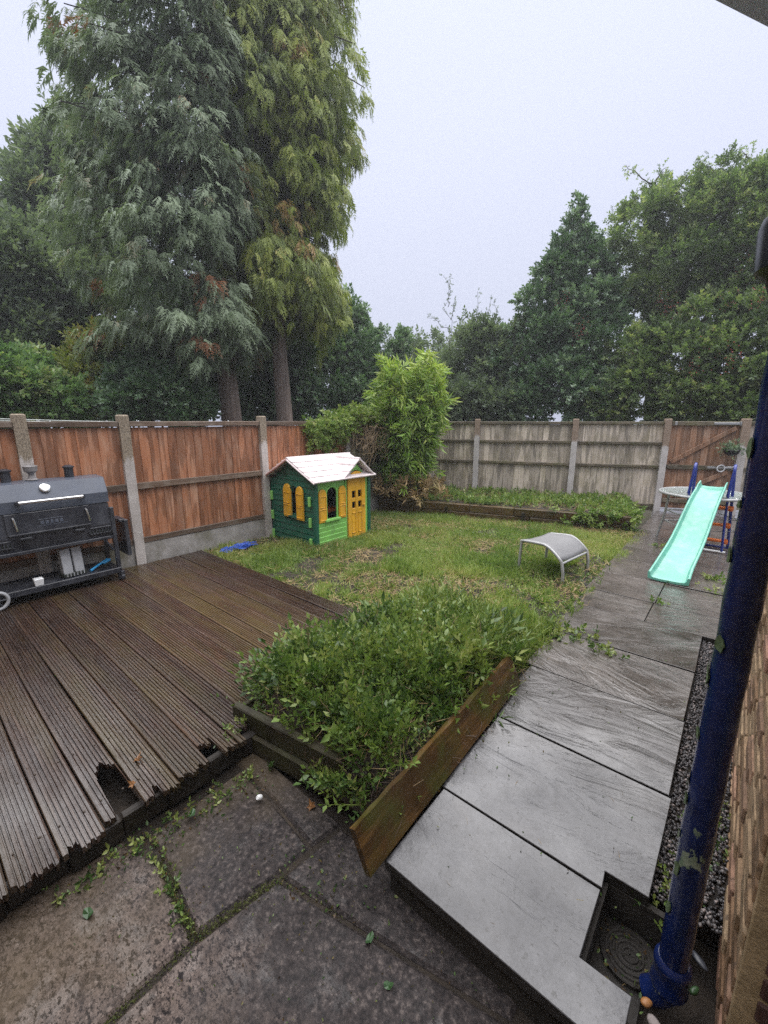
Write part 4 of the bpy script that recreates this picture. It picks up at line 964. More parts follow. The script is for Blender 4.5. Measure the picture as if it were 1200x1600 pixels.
fallen(208, 1227, .002, .026, 2.1, maple(), 'brownleaf', 'small curled brown leaf beside the rotten hole in the deck', 'fallen leaves')
fallen(487, 1263, ZP+.002, .034, 1.2, maple(), 'brownleaf', 'brown maple leaf on the dark slab under the bed wall', 'fallen leaves')
fallen(557, 1222, ZP+.09, .024, .5, oval(), 'greenleaf', 'green leaf caught by the end of the fallen board', 'fallen leaves')
fallen(139, 1430, ZP+.003, .03, 1.9, oval(), 'greenleaf', 'dark green leaf on the leftmost patio slab', 'fallen leaves')
fallen(577, 1470, ZP+.003, .027, .2, oval(), 'greenleaf', 'upright green leaf in the middle of the near patio slab', 'fallen leaves')
fallen(300, 1275, ZP+.02, .03, .9, oval(), 'greenleaf', 'pale green leaf on the patio close to the deck edge', 'fallen leaves')
fallen(607, 1542, ZP+.003, .02, 2.2, oval(), 'greenleaf', 'small yellowish leaf low on the near patio slab', 'fallen leaves')
m = MB(); m.lathe([(.011, 0), (.012, .004), (.012, .02), (.008, .026)], (0, 0, 0), 12, rotm(.9, .3, 0)); o = m.build('bottle_cap', 'white', None, True); o.location = tuple(at(408, 1251, ZP)+np.array([0, 0, .02])); tag(o, 'small white plastic cap on the muddy patio', 'cap')

# washing line over the left fence
wlr = empty('washing_line', (-7.0, 2.2, 0), 0, 'pale washing line strung just above the red fence', 'washing line'); WO = np.array([-7.0, 2.2, 0])
for ya, yb in ((655, 658.5), (652.5, 656)):
    m = MB(); pa, pb = pt(-60, ya, 7.4), pt(430, yb+3, 7.4); m.tube([pa+(pb-pa)*t-np.array([0, 0, .10*math.sin(t*math.pi)*.3])-WO for t in np.linspace(0, 1, 14)], .006, 6); m.build('line', 'wire', wlr)
for px in (58, 77, 155, 166, 214, 330, 356, 404, 415):
    p = pt(px, 659+rng.random()*2, 7.35)-WO; m = MB(); a = rng.uniform(-.3, .3); m.box(p+np.array([0, .004, -.01]), (.012, .012, .075), rotm(a, 0, .7), .002); m.box(p+np.array([.012, .012, -.012]), (.01, .01, .07), rotm(-a-.2, 0, .7), .002); m.build('peg', 'peg', wlr)

# ------------------------------------------------------------------ trees and shrubs
VD = lambda p: norm(np.array(p)*np.array([1, 1, 0]))
def ppm(px, D): return 659/(D*math.cos(math.atan((px-600)/674)))
T_TWIG = [twig(9, leaf2, .34, .55, s) for s in range(4)]
T_DENSE = [twig(11, leaf2, .40, .6, s+10) for s in range(4)]
T_BAM = [twig(8, leaf2, .75, .2, s+20, .75) for s in range(4)]
T_FROND = [frond(7, s, .45) for s in range(4)]
T_HANG = [frond(7, s+5, .25) for s in range(4)]
def limb(p0, p1, r0, r1, wig=.15, n=7, seg=8):
    p0, p1 = np.array(p0), np.array(p1); L = np.linalg.norm(p1-p0); off = rng.normal(0, wig*L*.2, (n, 3)); off[0] = 0; off[-1] = 0
    return [p0+(p1-p0)*t+off[i]+np.array([0, 0, .12*L*math.sin(t*math.pi)*0]) for i, t in enumerate(np.linspace(0, 1, n))], list(np.linspace(r0, r1, n)), seg
def leafy(name, label, cat, lobes, n, tmpl, mat, size, trunk=None, group=None, bark='bark', spread=.30, subs=24, vbias=None, extra=None):
    """crown of leaf twigs gathered in clumps on several lobes; each lobe (px, py, distance, radius px)"""
    C = np.array([pt(a, b, D) for a, b, D, r in lobes]); Rr = np.array([r/ppm(a, D) for a, b, D, r in lobes])
    base = C[np.argmin(C[:, 2])].copy() if trunk is None else pt(trunk[0], 600, trunk[1]); base = np.array([*(C.mean(0)[:2] if trunk is None else base[:2]), -.3])
    root = empty(name, tuple(base), 0, label, cat, group)
    w = Rr**2; w = w/w.sum(); P = []; Dr = []; V = []
    for c, r, ww in zip(C, Rr, w):
        k = max(10, int(n*ww)); sc = rdir(subs)*np.array([1, 1, .9]); 
        sc[:, :2] -= VD(c)[:2]*.25; sc = norm(sc); cc = c+sc*r*rng.uniform(.55, .95, (subs, 1)); cr = r*rng.uniform(.75, 1.25, subs)*spread; cv = rng.normal(0, .13, subs)
        i = rng.integers(0, subs, k); d = rdir(k); p = cc[i]+d*(cr[i]*rng.random(k)**.45)[:, None]
        P.append(p); Dr.append(norm(d*.8+norm(p-c)*.7+np.array([0, 0, .15])+rng.normal(0, .35, (k, 3)))); V.append(np.clip(rng.normal(.46, .20, k)+cv[i], 0, 1))
        # scattered fill
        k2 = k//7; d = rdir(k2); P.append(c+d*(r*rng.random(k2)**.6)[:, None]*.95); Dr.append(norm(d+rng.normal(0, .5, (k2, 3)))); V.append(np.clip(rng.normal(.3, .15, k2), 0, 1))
    P = np.concatenate(P); Dr = np.concatenate(Dr); V = np.concatenate(V); k = P[:, 2] > .1; P, Dr, V = P[k], Dr[k], V[k]
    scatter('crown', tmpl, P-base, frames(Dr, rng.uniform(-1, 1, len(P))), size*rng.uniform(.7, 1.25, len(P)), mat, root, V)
    m = MB(); top = C.mean(0)
    nst = 1 if trunk else 3
    for q in range(nst):
        b0 = base+np.array([rng.normal(0, .15*(nst > 1)), rng.normal(0, .15*(nst > 1)), 0]); s_ = trunk[2] if trunk else .05
        fork = b0+(np.array([*(b0[:2]*.6+top[:2]*.4), max(1.2, top[2]*.55)])-b0)
        m.tube(*limb(b0-base, fork-base, s_, s_*.7, .1))
        for c, r in list(zip(C, Rr))[q::nst]:
            m.tube(*limb(fork-base, c-base, s_*.55, s_*.15, .25))
            for e in range(3): m.tube(*limb(c-base, c+rdir(1)[0]*r*.8-base, s_*.16, .008, .3, 5, 5))
    m.build('trunk', bark, root, True)
    return root
leafy('tree', 'tall grey green bushy tree behind the blue conifer at the left', 'tree', [(85, 268, 16, 40), (140, 250, 16, 50), (60, 320, 15.5, 42), (120, 330, 16, 62), (90, 410, 15.5, 70), (170, 420, 16, 60), (60, 232, 16, 16)], 5200, T_TWIG, 'dec', .42, (130, 16.2, .22))
leafy('tree', 'mid green broadleaf tree at the left edge above the fence', 'tree', [(15, 420, 13, 52), (70, 470, 13, 55), (-40, 480, 13, 70), (35, 540, 12.6, 58), (110, 440, 13.4, 40), (100, 530, 12.8, 40)], 4600, T_TWIG, 'dec', .36, (40, 13, .16))
leafy('bush', 'rounded bright green bush low at the left edge behind the fence', 'bush', [(25, 615, 10, 50), (85, 630, 10, 40), (-40, 605, 10, 60), (50, 590, 10.4, 36)], 3200, T_DENSE, 'broad', .22)
leafy('bush', 'yellow green shrub with rusty tints between bush and hedge', 'bush', [(145, 600, 10.8, 42), (160, 548, 10.8, 30), (125, 640, 10.5, 32), (175, 620, 10.8, 30), (140, 565, 11, 25)], 2000, T_TWIG, 'yel', .25)
leafy('hedge', 'dark glossy evergreen hedge under the blue conifer', 'hedge', [(205, 620, 10.0, 42), (255, 612, 9.8, 42), (298, 622, 9.8, 32), (235, 575, 10.4, 36), (285, 640, 9.6, 30), (185, 580, 10.6, 28)], 4200, T_DENSE, 'holly', .2)
leafy('hedge', 'near black leafy hedge in the shade behind both conifer trunks', 'hedge', [(400, 590, 14, 75), (480, 575, 14, 70), (330, 560, 14, 80), (415, 640, 13.5, 45), (500, 635, 13, 45), (250, 540, 14.5, 80), (440, 520, 15, 70)], 3200, T_DENSE, 'holly', .42)
leafy('bush', 'dark shrub between the green conifer and the bamboo', 'bush', [(548, 560, 14, 45), (578, 595, 13.5, 40), (605, 548, 14.5, 32), (535, 505, 14.5, 36), (560, 630, 13, 40), (600, 620, 13, 35)], 3200, T_DENSE, 'holly', .26)
leafy('bush', 'pale hazy far shrub just above the bamboo tips', 'bush', [(640, 570, 17, 38), (680, 565, 17, 40), (620, 600, 16.5, 40), (660, 610, 16.5, 40)], 1500, T_TWIG, 'dec', .34)
sh = leafy('bush', 'grey green shrub with long bare shoots left of the holly tree', 'bush', [(715, 590, 13, 40), (752, 555, 13, 42), (790, 585, 12.6, 44), (735, 640, 12, 40), (700, 625, 12, 34), (775, 630, 12, 44), (740, 520, 13.2, 22), (800, 530, 13, 26)], 4600, T_TWIG, 'dec', .26)
m = MB(); pv = []; pd = []
for (a, b), (c, d_) in (((712, 570), (692, 430)), ((705, 520), (668, 490)), ((745, 545), (746, 455)), ((755, 545), (768, 462)), ((700, 480), (705, 428)), ((625, 600), (630, 535)), ((655, 600), (648, 525)), ((790, 540), (772, 470)), ((726, 545), (722, 500)), ((705, 500), (712, 470))):
    pp, rr, sg = limb(pt(a, b, 13), pt(c, d_, 13), .009, .003, .2, 9, 5); m.tube([x-np.array(sh.location) for x in pp], rr, sg)
    for t in np.linspace(.25, 1, 18):
        i = min(int(t*8), 7); q = pp[i]+(pp[i+1]-pp[i])*(t*8-i); pv.append(q+rng.normal(0, .02, 3)); pd.append(rng.normal(0, 1, 3)+np.array([0, 0, .5]))
m.build('shoot', 'bark', sh, True); pv = np.array(pv); scatter('shoot_leaves', T_TWIG, pv-np.array(sh.location), frames(np.array(pd), rng.random(len(pv))*6), rng.uniform(.06, .12, len(pv)), 'dec', sh)
leafy('holly_tree', 'cone shaped dark holly tree right of centre', 'tree', [(908, 318, 13, 7), (906, 340, 13, 12), (900, 365, 13, 18), (915, 385, 13, 20), (888, 395, 13, 24), (925, 420, 13.2, 30), (868, 435, 12.8, 30), (900, 450, 13, 34), (848, 478, 12.6, 32), (930, 480, 13, 40), (885, 510, 12.6, 46), (835, 525, 12.4, 36), (925, 550, 12.6, 50), (818, 575, 12.4, 44), (880, 600, 12.2, 56), (815, 632, 12, 38), (940, 620, 12, 50)], 7600, T_DENSE, 'holly', .2, (900, 13, .16))
hw = leafy('hawthorn_tree', 'large spreading hawthorn tree with open twiggy crown at the right', 'tree', [(1000, 375, 13.8, 55), (1065, 345, 13.8, 54), (1140, 318, 13.8, 58), (1008, 318, 13.8, 20), (1050, 430, 13.4, 66), (1130, 400, 13.4, 75), (1000, 470, 13.6, 50), (1200, 335, 13.6, 66), (1180, 430, 13.2, 70), (1195, 285, 14, 34), (1085, 298, 14, 24)], 11500, T_TWIG, 'haw', .20, (1010, 13.6, .15), spread=.21)
m = MB(); pv = []; pd = []
for (a, b), (c, d_) in (((1030, 300), (978, 258)), ((1020, 290), (1040, 262)), ((1120, 270), (1088, 248)), ((1170, 250), (1160, 236)), ((1050, 300), (1078, 270)), ((980, 340), (965, 318))):
    pp, rr, sg = limb(pt(a, b, 13.8), pt(c, d_, 13.8), .02, .006, .2, 9, 5); m.tube([x-np.array(hw.location) for x in pp], rr, sg)
    for t in np.linspace(.3, 1, 22):
        i = min(int(t*8), 7); q = pp[i]+(pp[i+1]-pp[i])*(t*8-i); pv.append(q+rng.normal(0, .07, 3)); pd.append(rng.normal(0, 1, 3))
m.build('shoot', 'bark', hw, True); pv = np.array(pv); scatter('shoot_leaves', T_TWIG, pv-np.array(hw.location), frames(np.array(pd), rng.random(len(pv))*6), rng.uniform(.10, .18, len(pv)), 'haw', hw)
lb = leafy('bush', 'dense green bush with red berry clusters behind the gate', 'bush', [(985, 560, 12.2, 46), (1000, 615, 11.8, 50), (1060, 560, 12, 58), (1070, 625, 11.6, 50), (1135, 580, 11.8, 60), (1150, 635, 11.5, 50), (1185, 520, 12.2, 60), (1110, 505, 12.4, 46), (1205, 610, 11.6, 50), (950, 640, 11.6, 34), (1290, 590, 12.5, 80), (1400, 590, 13, 95), (1300, 480, 13, 80)], 9200, T_DENSE, 'haw', .2)
bs = np.array([pt(*q) for q in ((908, 520, 12.0), (880, 475, 12.1), (1030, 470, 12.6), (1076, 500, 12), (1085, 575, 11.2), (1145, 560, 11.1), (1175, 395, 12.6), (1165, 425, 12.5), (1140, 475, 11.9), (1050, 485, 12.4), (905, 515, 11.8), (1190, 465, 11.6), (990, 545, 11.7), (1085, 590, 11.1), (1098, 545, 11.3))])
bp = np.concatenate([c+rng.normal(0, 1, (46, 3))*np.array([.10, .10, .16]) for c in bs])
scatter('berries', [ico], bp-np.array(lb.location), frames(rdir(len(bp)), rng.random(len(bp))), rng.uniform(.012, .022, len(bp)), 'berry', lb, kind='stuff')

def conifer(name, label, px, D, zb, zt, rad, nb, mat, fr, droop, tmpl, r0, bias=0.0):
    base = pt(px, 600, D); base[2] = -.3; root = empty(name, tuple(base), 0, label, 'tree'); m = MB()
    pts = [np.array([.05*math.sin(z*.8), .05*math.cos(z*.9), z]) for z in np.linspace(0, zt, 16)]; m.tube(pts, list(np.linspace(r0, r0*.25, 16)), 14); m.build('trunk', 'trunk', root, True)
    left = -_rt; vw = VD(base); P = []; Dr = []; V = []; Sz = []; bm_ = MB()
    tiers = np.sort(rng.uniform(zb, zt, int((zt-zb)*4.2)))
    for b in range(nb):
        z = tiers[rng.integers(0, len(tiers))]+rng.normal(0, .10); az = rng.random()*2*math.pi; d = np.array([math.cos(az), math.sin(az), 0])
        if d @ vw > .35 and rng.random() < .65: continue
        L = rad(z, d @ left, -(d @ vw))*rng.uniform(.72, 1.08); side = np.array([-d[1], d[0], 0]); lift = rng.uniform(.0, .22); dr = droop*rng.uniform(.6, 1.2)
        cv = rng.normal(0, .12); rust = rng.random() < .07
        cur = lambda t: np.array([0, 0, z])+d*L*t+np.array([0, 0, lift*L*t-dr*L*.45*t*t])
        if b % 3 == 0: bm_.tube([cur(t) for t in np.linspace(0, .95, 6)], list(np.linspace(.035, .008, 6)), 5)
        nt_ = 6; tt = 1-rng.random(nt_)**1.4*.72; tl = rng.normal(0, .22, nt_)*L*(1.3-tt)
        for e in range(nt_):
            c0 = cur(tt[e])+side*tl[e]+np.array([0, 0, -.25*abs(tl[e])*droop]); out = norm(d*.8+side*np.sign(tl[e])*min(1.2, abs(tl[e])*1.3)); cv2 = cv+rng.normal(0, .07); rs = rust and rng.random() < .5
            per = np.array([-out[1], out[0], 0])
            for q in range(fr//6):
                s_ = rng.uniform(-1, 1); h_ = abs(rng.normal(0, .5))
                P.append(c0+per*s_*.17+out*rng.uniform(-.12, .1)+np.array([0, 0, -h_*.30*(.5+droop)-.06*s_*s_]))
                Dr.append(out*(.8-.4*droop*(.5+h_))+per*s_*.75+np.array([0, 0, -(.22+droop*.8)*rng.uniform(.5, 1.2)]))
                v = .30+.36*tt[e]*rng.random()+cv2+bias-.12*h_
                if rs: v = .97
                elif v > .82: v = .82
                V.append(v); Sz.append(rng.uniform(.7, 1.25))
    bm_.build('branch', 'bark', root, True)
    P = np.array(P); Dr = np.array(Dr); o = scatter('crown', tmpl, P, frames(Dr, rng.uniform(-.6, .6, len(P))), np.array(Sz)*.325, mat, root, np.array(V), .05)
    return root
def extents(px, D, lo, hi, front, marg):
    """radius to either side so that the crown keeps between two measured outlines"""
    base = pt(px, 600, D)
    def f(z, l, fr):
        q = np.array([base[0], base[1], z])-np.array([0, 0, H]); dep = q @ _fw; x = 600+F*(q @ _rt)/dep; y = 800-F*(q @ _up)/dep; k = F/dep
        Lr = max(.5, (x-np.interp(y, *lo))/k-marg); Rr = max(.5, (np.interp(y, *hi)-x)/k-marg)
        w = front+((Lr if l > 0 else Rr)-front)*abs(l)**1.3
        return w*(.8 if z < zlow(z) else 1)*(1+.07*math.sin(z*2.3+l*2))
    return f
zlow = lambda z: 4.0
rad_blue = extents(357, 10.6, ([-300, 0, 130, 300, 450, 600], [110, 85, 82, 66, 100, 160]), ([-300, 150, 260, 330, 560, 640], [320, 335, 390, 405, 395, 370]), 2.3, .30)
rad_green = extents(441, 11.3, ([-300, 300, 400, 640], [330, 330, 380, 395]), ([-300, 0, 80, 160, 300, 330, 390, 440, 560, 640], [560, 565, 580, 556, 540, 540, 560, 546, 540, 520]), 1.9, .20)
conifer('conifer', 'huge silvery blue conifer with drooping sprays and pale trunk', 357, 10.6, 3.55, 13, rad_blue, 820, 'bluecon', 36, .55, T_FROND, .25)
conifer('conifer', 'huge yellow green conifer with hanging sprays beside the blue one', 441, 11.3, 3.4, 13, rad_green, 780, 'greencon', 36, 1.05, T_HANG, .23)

# bamboo and the climber on the corner of the fences
bb = np.array([-4.74, 6.22, .2]); bam = empty('bamboo', tuple(bb), 0, 'tall bright green bamboo clump in the corner of the fences', 'bamboo'); P = []; Dr = []; V = []; sc_ = ppm(640, float(np.hypot(*bb[:2])))
for k in range(44):
    a = rng.random()*6.28; rr = .24*rng.random()**.5; b0 = np.array([rr*math.cos(a), rr*math.sin(a), 0]); h = rng.uniform(1.4, 2.6); ln = np.array([math.cos(a), math.sin(a), 0])*rng.uniform(.1, .52)+np.array([.06, .03, 0])*rng.random()
    cur = lambda t: b0+np.array([0, 0, h*t-.25*h*max(0, t-.6)**2])+ln*t**2.2
    m = MB(); m.tube([cur(t) for t in np.linspace(0, 1, 8)], list(np.linspace(.010, .004, 8)), 6); m.build('cane', 'cane', bam, True)
    for q in range(54):
        t = rng.uniform(.2, 1.0)**.85; p = cur(t)+rng.normal(0, .09, 3)*(1.2-t*.4); P.append(p); Dr.append(norm(rng.normal(0, .6, 3)+ln*.5+np.array([0, 0, -.35]))); V.append(np.clip(rng.normal(.30+.36*(p[2]/2.2), .18), 0, 1))
P = np.array(P); scatter('leaves', T_BAM, P, frames(np.array(Dr), rng.uniform(-1, 1, len(P))), rng.uniform(.16, .27, len(P)), 'bam', bam, np.array(V))
# dead leaves at its foot
P = np.stack([rng.normal(0, .3, 500), rng.normal(0, .25, 500), np.abs(rng.normal(0, .16, 500))], 1); scatter('dead_leaves', T_BAM, P, frames(rdir(500)+np.array([0, 0, .8]), rng.random(500)*6), rng.uniform(.12, .22, 500), 'straw', bam)

vn = empty('climber', (FX+.05, 5.9, 1.5), 0, 'green climbing plant with tangled dry stems over the fence corner', 'climber'); VO = np.array([FX+.05, 5.9, 1.5])
n = 1700; yy = rng.uniform(-1.75, .45, n); top = .10+.16*np.exp(-((yy+.2)/.7)**2)+.07*np.sin(yy*5); prof_ = .30+.22*np.sin(yy*3.1+.9)+.25*(np.abs(yy+1.1) < .3); zz = top-np.abs(rng.normal(0, 1, n))*prof_*.42+.05*rng.normal(0, 1, n)
keep = ~((yy > -.75) & (zz < -.03+.08*rng.normal(0, 1, n)) & (rng.random(n) < .93)); xx = rng.uniform(-.25, .32, n)*(1-.3*(zz < -.2))
P = np.stack([xx, yy, zz], 1)[keep]; n = len(P); scatter('leaves', T_DENSE, P, frames(norm(rdir(n)+np.array([.6, -.3, .2])), rng.uniform(-1, 1, n)), rng.uniform(.08, .14, n), 'vine', vn, np.clip(rng.normal(.5, .2, n)+P[:, 2]*.4, 0, 1))
m = MB()
for k in range(260):
    y = rng.uniform(-.75, .55); x = rng.uniform(.0, .34); z = rng.uniform(-.15, .12); pts = [np.array([x, y, z])]; v = np.array([rng.normal(0, .5), rng.normal(0, 1), -abs(rng.normal(.6, .5))])
    for q in range(9):
        v = norm(v+rng.normal(0, .75, 3)*np.array([.5, 1, 1])+np.array([0, 0, -.25])); pts.append(np.clip(pts[-1]+v*.075, [-.02, -1, -.95], [.36, .75, .2]))
    m.tube(pts, .0045, 4)
m.build('dry_stems', 'tan', vn)

hb = np.array([*(B+dv*.93-np.array([-dv[1], dv[0]])*.16), 1.12]); hbk = empty('hanging_basket', tuple(hb), 0, 'small hanging basket of grey green leaves by the gate post', 'basket')
m = MB(); m.lathe([(.03, -.10), (.09, -.07), (.12, 0), (.115, .005), (.03, -.06)], seg=16); m.build('bowl', 'black', hbk, True)
m = MB(); m.tube([(-.1, 0, .0), (0, .05, .28), (.1, 0, 0)], .004, 5); m.tube([(0, .05, .28), (0, .14, .30)], .006, 6); m.build('hanger', 'black', hbk)
P = np.stack([rng.normal(0, .08, 130), rng.normal(0, .07, 130), rng.normal(.02, .05, 130)], 1); scatter('leaves', T_TWIG, P, frames(rdir(130)+np.array([0, 0, .3]), rng.random(130)), rng.uniform(.05, .085, 130), 'holly', hbk)

# ------------------------------------------------------------------ ground cover
BL = [blade(c, w) for c, w in ((.3, .08), (.7, .07), (1.1, .09), (1.5, .08), (.9, .06))]
def lawn_pts(n, y_pow=1.0):
    y = 2.40+rng.random(n)**y_pow*4.8; x = rng.uniform(-5.08, -.90, n)
    yb = E0[1]+(x-E0[0])/(E1[0]-E0[0])*(E1[1]-E0[1])
    k = (y < yb+.02) & ~((x > -5.06) & (x < -4.13) & (y > 3.53) & (y < 4.52)) & ~((y < 2.45) & (x < -2.35)) & (x < -.94-.05*vnoise(y, y*0, 6, 31)+.05) & ~((x > -1.9) & (y < 2.75))
    return x[k], y[k]
def bare(x, y):
    b = vnoise(x, y, 1.9, 41)*.6+vnoise(x, y, 6, 42)*.4
    b = b-.35*np.exp(-(((x+3.4)/.6)**2+((y-3.05)/.28)**2))*1.0-.30*np.exp(-(((x+2.5)/.5)**2+((y-3.3)/.3)**2))-.14*np.exp(-(((x+1.6)/.5)**2+((y-4.6)/.4)**2))-.16*np.exp(-(((x+1.05)/.2)**2+((y-3.3)/.7)**2))
    return b
x, y = lawn_pts(210000, 1.25); b = bare(x, y); k = rng.random(len(x)) < np.clip((b-.25)*5, .05, 1); x, y, b = x[k], y[k], b[k]; n = len(x)
flow = vnoise(x, y, 1.6, 51)*12+vnoise(x, y, 7, 52)*5
up_ = .35+.9*vnoise(x, y, 3.5, 53); d = np.stack([np.cos(flow)+rng.normal(0, .5, n), np.sin(flow)+rng.normal(0, .5, n), up_*rng.uniform(.4, 1.6, n)], 1)
rot = frames(d, rng.normal(0, .6, n)); rot = np.stack([rot[:, :, 2], rot[:, :, 1], rot[:, :, 0]], axis=2)
var = np.clip(.22+.5*vnoise(x, y, 1.1, 54)+.25*(vnoise(x, y, 5, 55)-.5)+rng.normal(0, .12, n), 0, 1)
hgt = rng.uniform(.04, .105, n)*(.6+.8*vnoise(x, y, 2.5, 56))
scatter('grass', BL, np.stack([x, y, lawn_h(x, y)-.004], 1), rot, np.stack([hgt*1.0, hgt*1.0, hgt], 1), 'grass', None, var, .03, 'stuff')
# cut straw and clippings left lying on the lawn
x, y = lawn_pts(34000); k = rng.random(len(x)) < np.clip((vnoise(x, y, 2.2, 61)-.33)*3, .08, 1); x, y = x[k], y[k]; n = len(x)
a = rng.random(n)*6.28; d = np.stack([np.cos(a), np.sin(a), rng.normal(0, .15, n)], 1); rot = frames(d, rng.normal(0, .5, n)); rot = np.stack([rot[:, :, 2], rot[:, :, 1], rot[:, :, 0]], axis=2)
scatter('clippings', BL, np.stack([x, y, lawn_h(x, y)+.02+.02*rng.random(n)], 1), rot, rng.uniform(.05, .14, n)[:, None]*np.array([.5, .55, 1]), 'straw', None, None, .05, 'stuff')
# broad weeds through the lawn
x, y = lawn_pts(5200); k = rng.random(len(x)) < np.clip((vnoise(x, y, 1.7, 63)-.40)*2.5, .04, 1); x, y = x[k], y[k]; n = len(x)
scatter('weeds', [twig(7, leaf2, .5, .6, s+40, 1.2) for s in range(3)], np.stack([x, y, lawn_h(x, y)+.01], 1), frames(norm(rng.normal(0, .6, (n, 3))+np.array([0, 0, .7])), rng.random(n)*6), rng.uniform(.035, .07, n), 'bedleaf', None, np.clip(rng.normal(.6, .2, n), 0, 1), .1, 'stuff')

# back bed cover
n = 4200; u = rng.uniform(-hl+.1, hl-.02, n); v = rng.random(n)**1.3*1.55+.06; v = np.minimum(v, 1.1+.35*(u+hl)/hl); dens = vnoise(u, v, 3, 71)
k = rng.random(n) < np.clip((dens-.25)*3, .1, 1); u, v = u[k], v[k]; n = len(u); ca, sa = math.cos(ea), math.sin(ea); cx, cy = (E0+E1)/2
P = np.stack([cx+u*ca-v*sa, cy+u*sa+v*ca, ZL+.25+.05*rng.random(n)], 1)
scatter('ground_cover', [twig(8, leaf2, .45, .62, s+50, 1.1) for s in range(3)], P, frames(norm(rng.normal(0, .6, (n, 3))+np.array([0, 0, .8])), rng.random(n)*6), rng.uniform(.045, .105, n), 'vine', None, np.clip(rng.normal(.42, .22, n), 0, 1), .1, 'stuff')
n = 2600; u = rng.uniform(-hl, hl, n); v = rng.random(n)*1.5+.08; P = np.stack([cx+u*ca-v*sa, cy+u*sa+v*ca, np.full(n, ZL+.27)], 1); a = rng.random(n)*6.28; rot = frames(np.stack([np.cos(a), np.sin(a), rng.normal(.3, .3, n)], 1), rng.random(n)); rot = np.stack([rot[:, :, 2], rot[:, :, 1], rot[:, :, 0]], axis=2)
scatter('dry_grass', BL, P, rot, rng.uniform(.08, .18, n)[:, None]*np.array([.5, .4, 1]), 'straw', None, None, .1, 'stuff')
# creeper over the right end of the back bed and down its sleepers
n = 330; P = []
for q in range(n):
    s = rng.random()
    if s < .6: u_, v_, z_ = hl-.0+rng.normal(-.0, .08), rng.uniform(.0, 1.7), ZL+rng.uniform(.0, .34)
    else: u_, v_, z_ = hl-.75+rng.normal(0, .18)+.5*rng.random(), rng.uniform(-.06, .1), ZL+rng.uniform(.02, .30)
    P.append((cx+u_*ca-v_*sa, cy+u_*sa+v_*ca, z_))
cr = empty('creeper', P[0], 0, 'leafy creeper spilling over the right end of the sleeper bed', 'creeper')
scatter('leaves', [twig(8, leaf6, .45, .62, s+60, 1.1) for s in range(3)], np.array(P)-np.array(P[0]), frames(norm(rdir(n)+np.array([.3, -.5, .4])), rng.random(n)*6), rng.uniform(.07, .14, n), 'vine', cr, np.clip(rng.normal(.4, .2, n), 0, 1))

# the near bed: leafy stems, grasses, roots and straw
T_NET = [twig(10, leaf4, .30, .42, s+100, 1.0, True) for s in range(3)]; T_LAN = [twig(16, leaf4, .26, .22, s+110, .9) for s in range(3)]
T_STEM = [twig(15, leaf4, .125, .55, s+70, 1.0, True) for s in range(5)]; T_BUSHY = [twig(15, leaf4, .155, .62, s+80, 1.15) for s in range(4)]
n = 5600; u = rng.random(n); v = rng.random(n); x = -2.0+u*1.07; y = 1.12+v*1.95
k = (x < -1.0+.0*v) | (rng.random(n) < .25); k &= (x < -.93+.02*v) & ((y > 1.22) | (rng.random(n) < .30+.4*(x > -1.3))); k &= rng.random(n) < np.clip(vnoise(x, y, 5, 81)*2.0-.1, .15, 1); x, y = x[k], y[k]; n = len(x); z = mound_z(x, y)
edge = np.minimum(np.minimum((x+1.97)/.25, (-.9-x)/.3), (y-1.05)/.3); edge = np.clip(edge, 0, 1)
d = np.stack([rng.normal(0, .45, n)-1.0*(1-np.clip((x+1.97)/.3, 0, 1)), rng.normal(0, .45, n)-.55*(1-np.clip((y-1.05)/.35, 0, 1)), np.full(n, .75)], 1)
hg = rng.uniform(.11, .28, n)*(.75+.5*vnoise(x, y, 4, 82)); sp = vnoise(x, y, 3.2, 85)*.6+rng.random(n)*.3+np.clip((y-2.0)*.28, -.12, .3)
var = np.clip(.18+.5*vnoise(x, y, 4, 83)+.2*np.clip(y-1.8, 0, 1.2)+rng.normal(0, .22, n), 0, 1)
P = np.stack([x, y, z], 1); Rm = frames(norm(d), rng.random(n)*6)
for tm, lo_, hi_, k_ in ((T_STEM, 0, .42, 1.1), (T_BUSHY, .42, .58, 1.0), (T_NET, .58, .70, .85), (T_LAN, .70, 2, .85)):
    i = (sp >= lo_) & (sp < hi_)
    if i.any(): scatter('bed_plants', tm, P[i], Rm[i], hg[i]*k_*rng.uniform(.7, 1.3, i.sum()), 'bedleaf', None, var[i], .1, 'stuff')
n = 14000; x = rng.uniform(-2.25, -.92, n); y = 1.9+rng.random(n)**.8*1.35; k = (rng.random(n) < np.clip((y-1.85)/.7, .1, 1)) & ~((x < -1.97) & (y < 2.5)); x, y = x[k], y[k]; n = len(x); z = np.maximum(mound_z(x, y), lawn_h(x, y))
d = np.stack([rng.normal(0, .55, n), rng.normal(0, .55, n), rng.uniform(.3, 1.2, n)], 1); rot = frames(d, rng.normal(0, .6, n)); rot = np.stack([rot[:, :, 2], rot[:, :, 1], rot[:, :, 0]], axis=2); L_ = rng.uniform(.07, .2, n)
scatter('long_grass', BL, np.stack([x, y, z-.01], 1), rot, L_[:, None]*np.array([.7, .5, 1]), 'grass', None, np.clip(rng.normal(.35, .2, n), 0, 1), .04, 'stuff')
n = 5200; x = rng.uniform(-1.93, -.90, n); y = rng.uniform(1.2, 3.1, n); k = rng.random(n) < np.clip(np.abs(x+1.45)*1.3+.1+(y < 1.3)*.5+(y > 2.6)*.4, 0, 1); x, y = x[k], y[k]; n = len(x); a = rng.random(n)*6.28
rot = frames(np.stack([np.cos(a), np.sin(a), rng.normal(-.2, .35, n)], 1), rng.random(n)*6); rot = np.stack([rot[:, :, 2], rot[:, :, 1], rot[:, :, 0]], axis=2)
